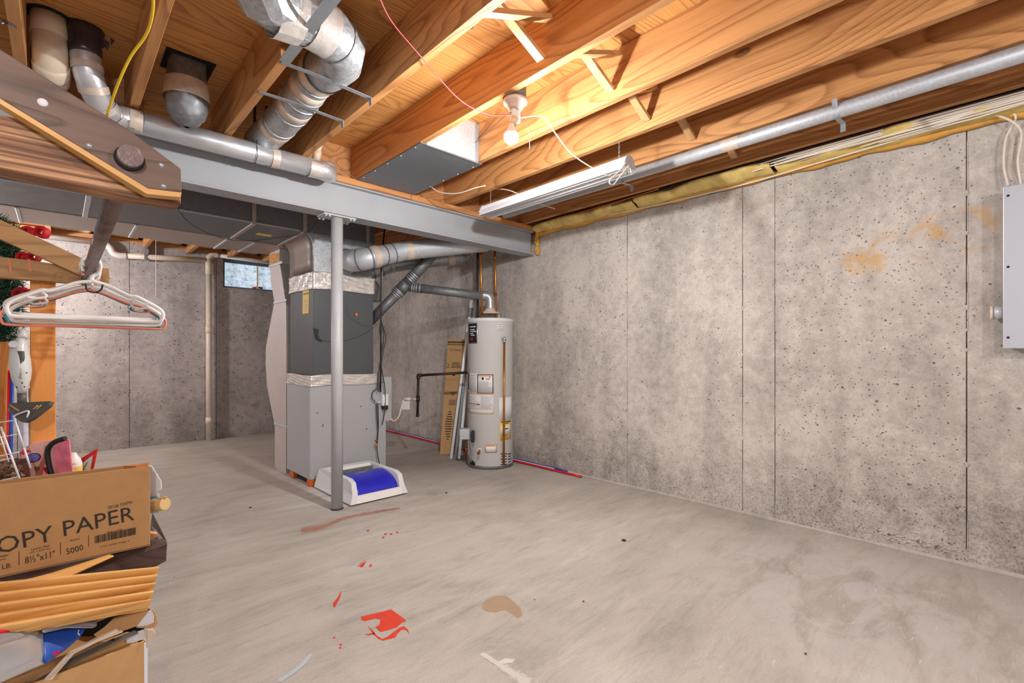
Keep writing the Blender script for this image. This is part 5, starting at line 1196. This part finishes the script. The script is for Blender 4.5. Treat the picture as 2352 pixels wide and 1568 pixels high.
MB().prism(onP([(184, 1067), (213, 1045), (203, 1100), (182, 1100)], 1.558), FWD*.002).build('grey_face', W['panel'], ts)
for pts_ in ([(190, 1075), (198, 1064), (203, 1060), (193, 1076), (188, 1088)], [(192, 1083), (196, 1073), (194, 1092)]): MB().prism(onP(pts_, 1.5575), FWD*.001).build('dark_mark', W['galvd'], ts)
# white container and tan cylinder right of the carton
wc = thing('white_tub', 'white plastic tub with light blue label beside the carton', 'tub', tuple(at(352, 1170, D=1.44)))
MB().prism(onP([(330, 1066), (348, 1068), (371, 1104), (372, 1125), (350, 1134), (330, 1134)], 1.42), RAY(350, 1100, .09)).build('lid', W['white'], wc, bevel=.004)
MB().prism(onP([(330, 1134), (366, 1132), (366, 1176), (330, 1182)], 1.425), RAY(350, 1150, .08)).build('body', W['pale'], wc, bevel=.003)
MB().prism(onP([(330, 1142), (364, 1140), (363, 1168), (330, 1174)], 1.422), FWD*.002).build('label', W['labelb'], wc)
tc_ = thing('cardboard_tube', 'short tan cylinder end poking out beside the white tub', 'tube', tuple(at(375, 1170, D=1.42)))
MB().tube([at(345, 1160, D=1.42), at(380, 1157, D=1.41)], [.0185, .0185], 20).build('tube', W['tan'], tc_, bevel=.002)
MB().ball(at(372, 1143, D=1.405), .003, 8, 5, (5, 1, 1)).build('torn_rim', W['card'], tc_)
# dark stained tray under the carton
tr = thing('wooden_tray', 'dark stained wooden tray holding the carton above the fluted board', 'tray', tuple(at(250, 1290, D=1.4)))
def slab(nm, pts, D, vec, mat, par, bev=.0015, **k): return MB().prism([at(x, y, D=d) for (x, y), d in zip(pts, D)], vec).build(nm, mat, par, bevel=bev, **k)
slab('rim_right', [(350, 1175), (384, 1243), (372, 1250), (346, 1205)], (1.55, 1.36, 1.36, 1.52), UP*-.012, W['walnut'], tr)
slab('rim_front', [(384, 1243), (384, 1250), (300, 1280), (140, 1330), (150, 1316), (250, 1275), (345, 1240)], (1.36, 1.355, 1.30, 1.22, 1.23, 1.30, 1.345), nrm*.012, W['walnut'], tr)
slab('front_board', [(382, 1250), (382, 1288), (360, 1300), (200, 1345), (120, 1360), (150, 1328), (300, 1278)], (1.36, 1.36, 1.35, 1.27, 1.22, 1.235, 1.31), nrm*.012, W['walnut'], tr)
slab('side_board', [(384, 1250), (356, 1190), (352, 1230), (382, 1288)], (1.363, 1.55, 1.55, 1.363), -u_*.010, W['walnut'], tr)
MB().obox(Pf(.44, -hB-.024, .02), u_*.42, nrm*.25, UP*.006).build('tray_bottom', W['walnut'], tr)
tag(slab('loose_lath', [(-20, 1355), (120, 1318), (250, 1276), (262, 1278), (160, 1325), (60, 1368), (-20, 1385)], (1.08, 1.17, 1.25, 1.25, 1.19, 1.12, 1.08), nrm*.012, W['flute'], None), 'pale bare wooden slat poking out below the copy paper carton', 'slat')
tag(slab('wood_offcut', [(346, 1224), (362, 1226), (364, 1232), (347, 1240)], (1.40, 1.39, 1.385, 1.39), nrm*.03, W['flute'], None, bev=.002), 'small pale wood offcut on the tray corner beside the carton', 'wood piece')
# fluted board
fb_ = thing('fluted_board', 'honey pine fluted board with five ribs leaning on the pile', 'board', tuple(at(170, 1400, D=1.15)))
tl_, tr_, br_, bl_ = at(-70, 1345, D=.99), at(362, 1304, D=1.22), at(340, 1397, D=1.15), at(-70, 1474, D=.93)
nf = (tr_-tl_).cross(bl_-tl_).normalized(); nf = nf if nf.dot(FWD) < 0 else -nf
prof_n = 60
def flu(u, v):
    p = tl_.lerp(tr_, u).lerp(bl_.lerp(br_, u), v)
    k = (v*5+.08) % 1.0
    h = 0.0 if k < .20 else math.sin((k-.20)/.80*math.pi)**.55 if k < .6 else (math.sin((k-.20)/.80*math.pi)**.55)*.25+.75*(1-((k-.6)/.4)**3)
    if v < .015 or v > .99: h = .2
    return p+nf*(.021*h)
MB().grid(flu, 24, 120).build('ribbed_face', W['flute'], fb_)
MB().prism([tl_, tr_, br_, bl_], -nf*.006).build('backing', W['flute'], fb_)
MB().prism([tr_, br_, br_-(tr_-tl_).normalized()*.006, tr_-(tr_-tl_).normalized()*.006], nf*.004).build('end_strip', W['flute'], fb_)
# bags under the board
tag(slab('red_package', [(-80, 1470), (0, 1450), (80, 1438), (88, 1444), (40, 1462), (-80, 1492)], (.90, .95, 1.02, 1.02, .98, .90), nrm*.05, W['redtube'], None, bev=.006), 'glossy red package edge under the left end of the fluted board', 'package')
def film(u, v):
    a = at(-80, 1505, D=.86).lerp(at(98, 1448, D=1.02), u); b = at(-80, 1600, D=.83).lerp(at(106, 1524, D=.99), u)
    return a.lerp(b, v)-nrm*(.020*math.sin(v*math.pi))-nrm*.002*math.sin(u*7+v*5)
sf = thing('silver_film_bag', 'glossy silver grey film package at the lower left corner', 'package', tuple(at(50, 1500, D=.95)))
MB().grid(film, 20, 12).build('film', W['silver_film'], sf, solid=.002)
slab('grey_edge', [(-80, 1492), (60, 1450), (100, 1443), (98, 1450), (-80, 1512)], (.875, .99, 1.03, 1.02, .87), nrm*.03, W['greyfab'], sf)
def blu(u, v):
    a = at(97, 1450, D=1.025).lerp(at(196, 1440, D=1.10), u); b = at(106, 1526, D=.99).lerp(at(178, 1468, D=1.07), u)
    k = math.sin(u*8+v*3)*.002+math.sin(v*11)*.0015
    return a.lerp(b, v)-nrm*(.026*math.sin(v*math.pi)*(1-.7*u)+k)
bbg = thing('blue_bag', 'shiny blue fabric bag squeezed under the fluted board', 'bag', tuple(at(140, 1480, D=1.04)))
MB().grid(blu, 20, 14).build('bag_body', W['bluebag'], bbg, solid=.003)
MB().tube(spline([at(181, 1447, D=1.03), at(179, 1453, D=1.03), at(183, 1459, D=1.03)], 4), .0012, 6).build('zip_pull', W['strap'], bbg)
MB().prism(onP([(122, 1500), (137, 1494), (137, 1500), (124, 1506)], .985), nrm*.004).build('red_tag', W['redtube'], bbg)
tag(slab('grey_cloth', [(95, 1448), (120, 1440), (190, 1428), (215, 1430), (225, 1438), (212, 1444), (150, 1444), (97, 1456)], (1.00, 1.02, 1.08, 1.10, 1.10, 1.09, 1.04, 1.0), nrm*.06, W['greyfab'], None, bev=.004), 'folded grey cloth lying over the blue bag', 'cloth')
# open torn carton around the bags
tcn = thing('torn_carton', 'torn white and brown cardboard carton crushed under the fluted board', 'carton', tuple(at(250, 1470, D=1.15)))
slab('interior_shade', [(-80, 1600), (105, 1530), (150, 1470), (200, 1440), (262, 1412), (346, 1398), (330, 1450), (320, 1475), (200, 1512), (60, 1570), (-80, 1640)], (1.20, )*11, nrm*.004, W['dark'], tcn)  # near-black sheet painted as the shade inside the carton
slab('inner_flap', [(262, 1419), (300, 1408), (343, 1400), (332, 1418), (312, 1439), (283, 1449), (228, 1467), (214, 1458), (240, 1440)], (1.15, 1.16, 1.17, 1.165, 1.16, 1.15, 1.13, 1.13, 1.14), nrm*.004, W['card'], tcn)
slab('white_flap', [(346, 1398), (357, 1412), (359, 1434), (345, 1440), (312, 1439), (328, 1420)], (1.163, )*6, nrm*.004, W['white'], tcn)
slab('torn_edge', [(347, 1398), (354, 1401), (361, 1418), (362, 1434), (355, 1441), (344, 1443), (312, 1442), (340, 1437), (354, 1431), (355, 1414)], (1.160, )*10, nrm*.008, W['card2'], tcn)
slab('pale_edge', [(100, 1562), (160, 1496), (215, 1468), (268, 1444), (274, 1449), (281, 1447), (283, 1452), (225, 1474), (170, 1502), (118, 1562)], (1.01, 1.06, 1.10, 1.13, 1.13, 1.135, 1.135, 1.10, 1.06, 1.01), nrm*.005, W['pvc'], tcn)
slab('band', [(-80, 1606), (105, 1542), (200, 1494), (280, 1460), (310, 1448), (318, 1454), (215, 1500), (112, 1552), (-80, 1622)], (.99, 1.05, 1.09, 1.13, 1.14, 1.14, 1.09, 1.045, .98), nrm*.004, W['mopd'], tcn)
slab('print_block', [(246, 1472), (262, 1465), (264, 1471), (248, 1478)], (1.118, )*4, nrm*.001, W['dark'], tcn)
# big bottom carton standing on the floor
c1 = at(335, 1470, D=1.17); c1b = at(80, 1568, D=1.0); zt_ = c1.z; c1b = at(80, 1568, Z=zt_)
ub = (c1-c1b).normalized(); nb_ = ub.cross(UP).normalized(); nb_ = nb_ if nb_.dot(FWD) > 0 else -nb_
bcx = thing('moving_carton', 'large tan cardboard carton on the floor at the bottom of the pile', 'carton', (c1.x-.2, c1.y+.1, 0))
o_ = V((c1.x, c1.y, 0))
MB().obox(o_-ub*.50, ub*.50, nb_*.004, UP*zt_).build('front_panel', W['card2'], bcx, bevel=.001)
MB().obox(o_-ub*.004, ub*.004, nb_*.32, UP*zt_).build('side_panel', W['card2'], bcx, bevel=.001)
MB().obox(o_-ub*.50+nb_*.316, ub*.50, nb_*.004, UP*zt_).build('rear_panel', W['card2'], bcx)
MB().obox(o_-ub*.50, ub*.004, nb_*.32, UP*zt_).build('side_panel', W['card2'], bcx)
MB().obox(o_-ub*.49+UP*(zt_-.012)+nb_*.004, ub*.48, nb_*.31, UP*.004).build('inner_flap', W['card'], bcx)
MB().obox(o_-ub*.46+UP*(zt_-.008)+nb_*.02, ub*.44, nb_*.030, UP*.026).build('rolled_flap', W['card'], bcx, bevel=.008)
MB().obox(o_-ub*.004+nb_*-.003, ub*.007, nb_*.05, UP*(zt_-.005)).build('white_edge', W['white'], bcx)
slab('packing_label', [(288, 1460), (330, 1445), (332, 1468), (292, 1478)], (1.15, 1.155, 1.155, 1.15), nrm*.001, W['label'], bcx)
slab('torn_corner', [(338, 1448), (352, 1446), (357, 1456), (345, 1478), (336, 1490)], (1.14, )*5, nrm*.01, W['pvc'], bcx)
# ================================================================== MARKS ON THE FLOOR (dried paint, thin real layers)
def splat(pts, mt, nm='paint_spill', h=.0008, z0=.0002):
    w_ = [at(x, y, Z=z0) for x, y in pts]; MB().prism(w_, (0, 0, h)).build(nm, W[mt], floor)
splat([(829, 1416), (880, 1404), (898, 1399), (930, 1422), (932, 1426), (922, 1430), (912, 1440), (890, 1447), (873, 1451), (866, 1444), (862, 1440), (872, 1434), (873, 1422), (862, 1420), (838, 1426), (831, 1424)], 'paint')
splat([(846, 1438), (857, 1448), (866, 1460), (878, 1467), (890, 1462), (905, 1450), (920, 1440), (928, 1438), (937, 1446), (940, 1456), (932, 1446), (922, 1446), (912, 1456), (908, 1464), (890, 1468), (879, 1471), (868, 1466), (856, 1455)], 'paint')
splat([(838, 1457), (858, 1453), (862, 1456), (846, 1458)], 'paint')
splat([(785, 1355), (782, 1370), (770, 1393), (765, 1394), (765, 1385), (774, 1374)], 'paint')
splat([(842, 1283), (827, 1301), (819, 1302), (826, 1294)], 'rust', 'paint_streak')
splat([(842, 1288), (834, 1302), (826, 1302), (829, 1297)], 'paint', 'paint_drop')
splat([(852, 1294), (855, 1300), (846, 1302)], 'paint', 'paint_drop')
for x, y in ((767, 1464), (782, 1480), (781, 1487), (885, 1226), (898, 1226), (912, 1222), (880, 1234), (845, 1218)):
    splat([(x-3, y), (x, y-1.8), (x+4, y-1), (x+2, y+2), (x-2, y+2)], 'paint', 'paint_drop')
def smear(path, widths, mt, nm, seed=1):
    # broken smear made of many little flecks
    r = random.Random(seed); m = MB(); pts = [at(x, y, Z=.0002) for x, y in path]; sp = spline(pts, 10); n = len(sp)
    for i in range(2600):
        k = r.uniform(0, n-1.001); j = int(k); c = sp[j].lerp(sp[j+1], k-j); w_ = widths[min(len(widths)-1, int(k/(n-1)*len(widths)))]
        d = (sp[j+1]-sp[j]).normalized(); s_ = V((-d.y, d.x, 0)); g_ = r.gauss(0, .38)
        if abs(g_) > 1: continue
        c = c+s_*g_*w_+UP*r.uniform(.0002, .0014); L = r.uniform(.003, .016); q = r.uniform(.0006, .0022)
        m.add([c, c+d*L*.5-s_*q, c+d*L, c+d*L*.5+s_*q], [(0, 1, 2, 3)])
    m.build(nm, W[mt], floor, kind='stuff')
smear([(690, 1216), (740, 1210), (790, 1190), (850, 1180), (915, 1168)], (.07, .06, .035, .04, .05, .035), 'rust2', 'rust_smear') if False else None
W['rust2'] = plain('rust_smear', srgb(196, 140, 116), .8)
smear([(690, 1218), (740, 1210), (790, 1190), (850, 1178), (915, 1167)], (.075, .07, .035, .035, .05, .03), 'rust2', 'rust_smear')
m = MB(); c0_ = at(1152, 1386, Z=0)
st_ = [(1107, 1388), (1118, 1376), (1140, 1368), (1162, 1368), (1176, 1378), (1196, 1396), (1200, 1412), (1190, 1420), (1176, 1410), (1160, 1400), (1140, 1406), (1118, 1404), (1108, 1397)]
splat(spline([V((x, y, 0)) for x, y in st_], 3) and st_, 'stain', 'tan_stain', .0004)
smear([(1105, 1500), (1160, 1535), (1210, 1568)], (.012, .02, .03), 'chalk', 'white_scuff', 4)
smear([(640, 1566), (690, 1530), (712, 1506)], (.012, .01, .006), 'chalkb', 'blue_scuff', 5)
for p_ in ([(1143, 1520), (1160, 1512), (1183, 1514), (1176, 1522), (1150, 1524)], [(1146, 1523), (1158, 1532), (1152, 1536), (1142, 1528)], [(1228, 1372), (1231, 1371), (1231, 1375)]): splat(p_, 'chalk', 'white_fleck', .0012)
for x, y, w_ in ((1433, 1240, 9), (1025, 1131, 6), (1228, 1376, 2), (575, 1165, 6), (1000, 1135, 3), (1850, 1500, 3), (1340, 1380, 3)):
    p = at(x, y, Z=.004); MB().ball(p, w_/F*1.6, 8, 5, (1, 1, .35)).build('debris', W['ink'], floor)
# mortar lip where the right wall meets the slab
def lip(u, v): 
    y = -.6+6.4*u; k = .010+.006*math.sin(y*7)+.004*math.sin(y*19)
    return V((XR+.001-(k+.008)*(1-v), y, .0005+.016*v*v))
MB().grid(lip, 200, 4).build('baseboard_right', W['floor'], kind='structure')
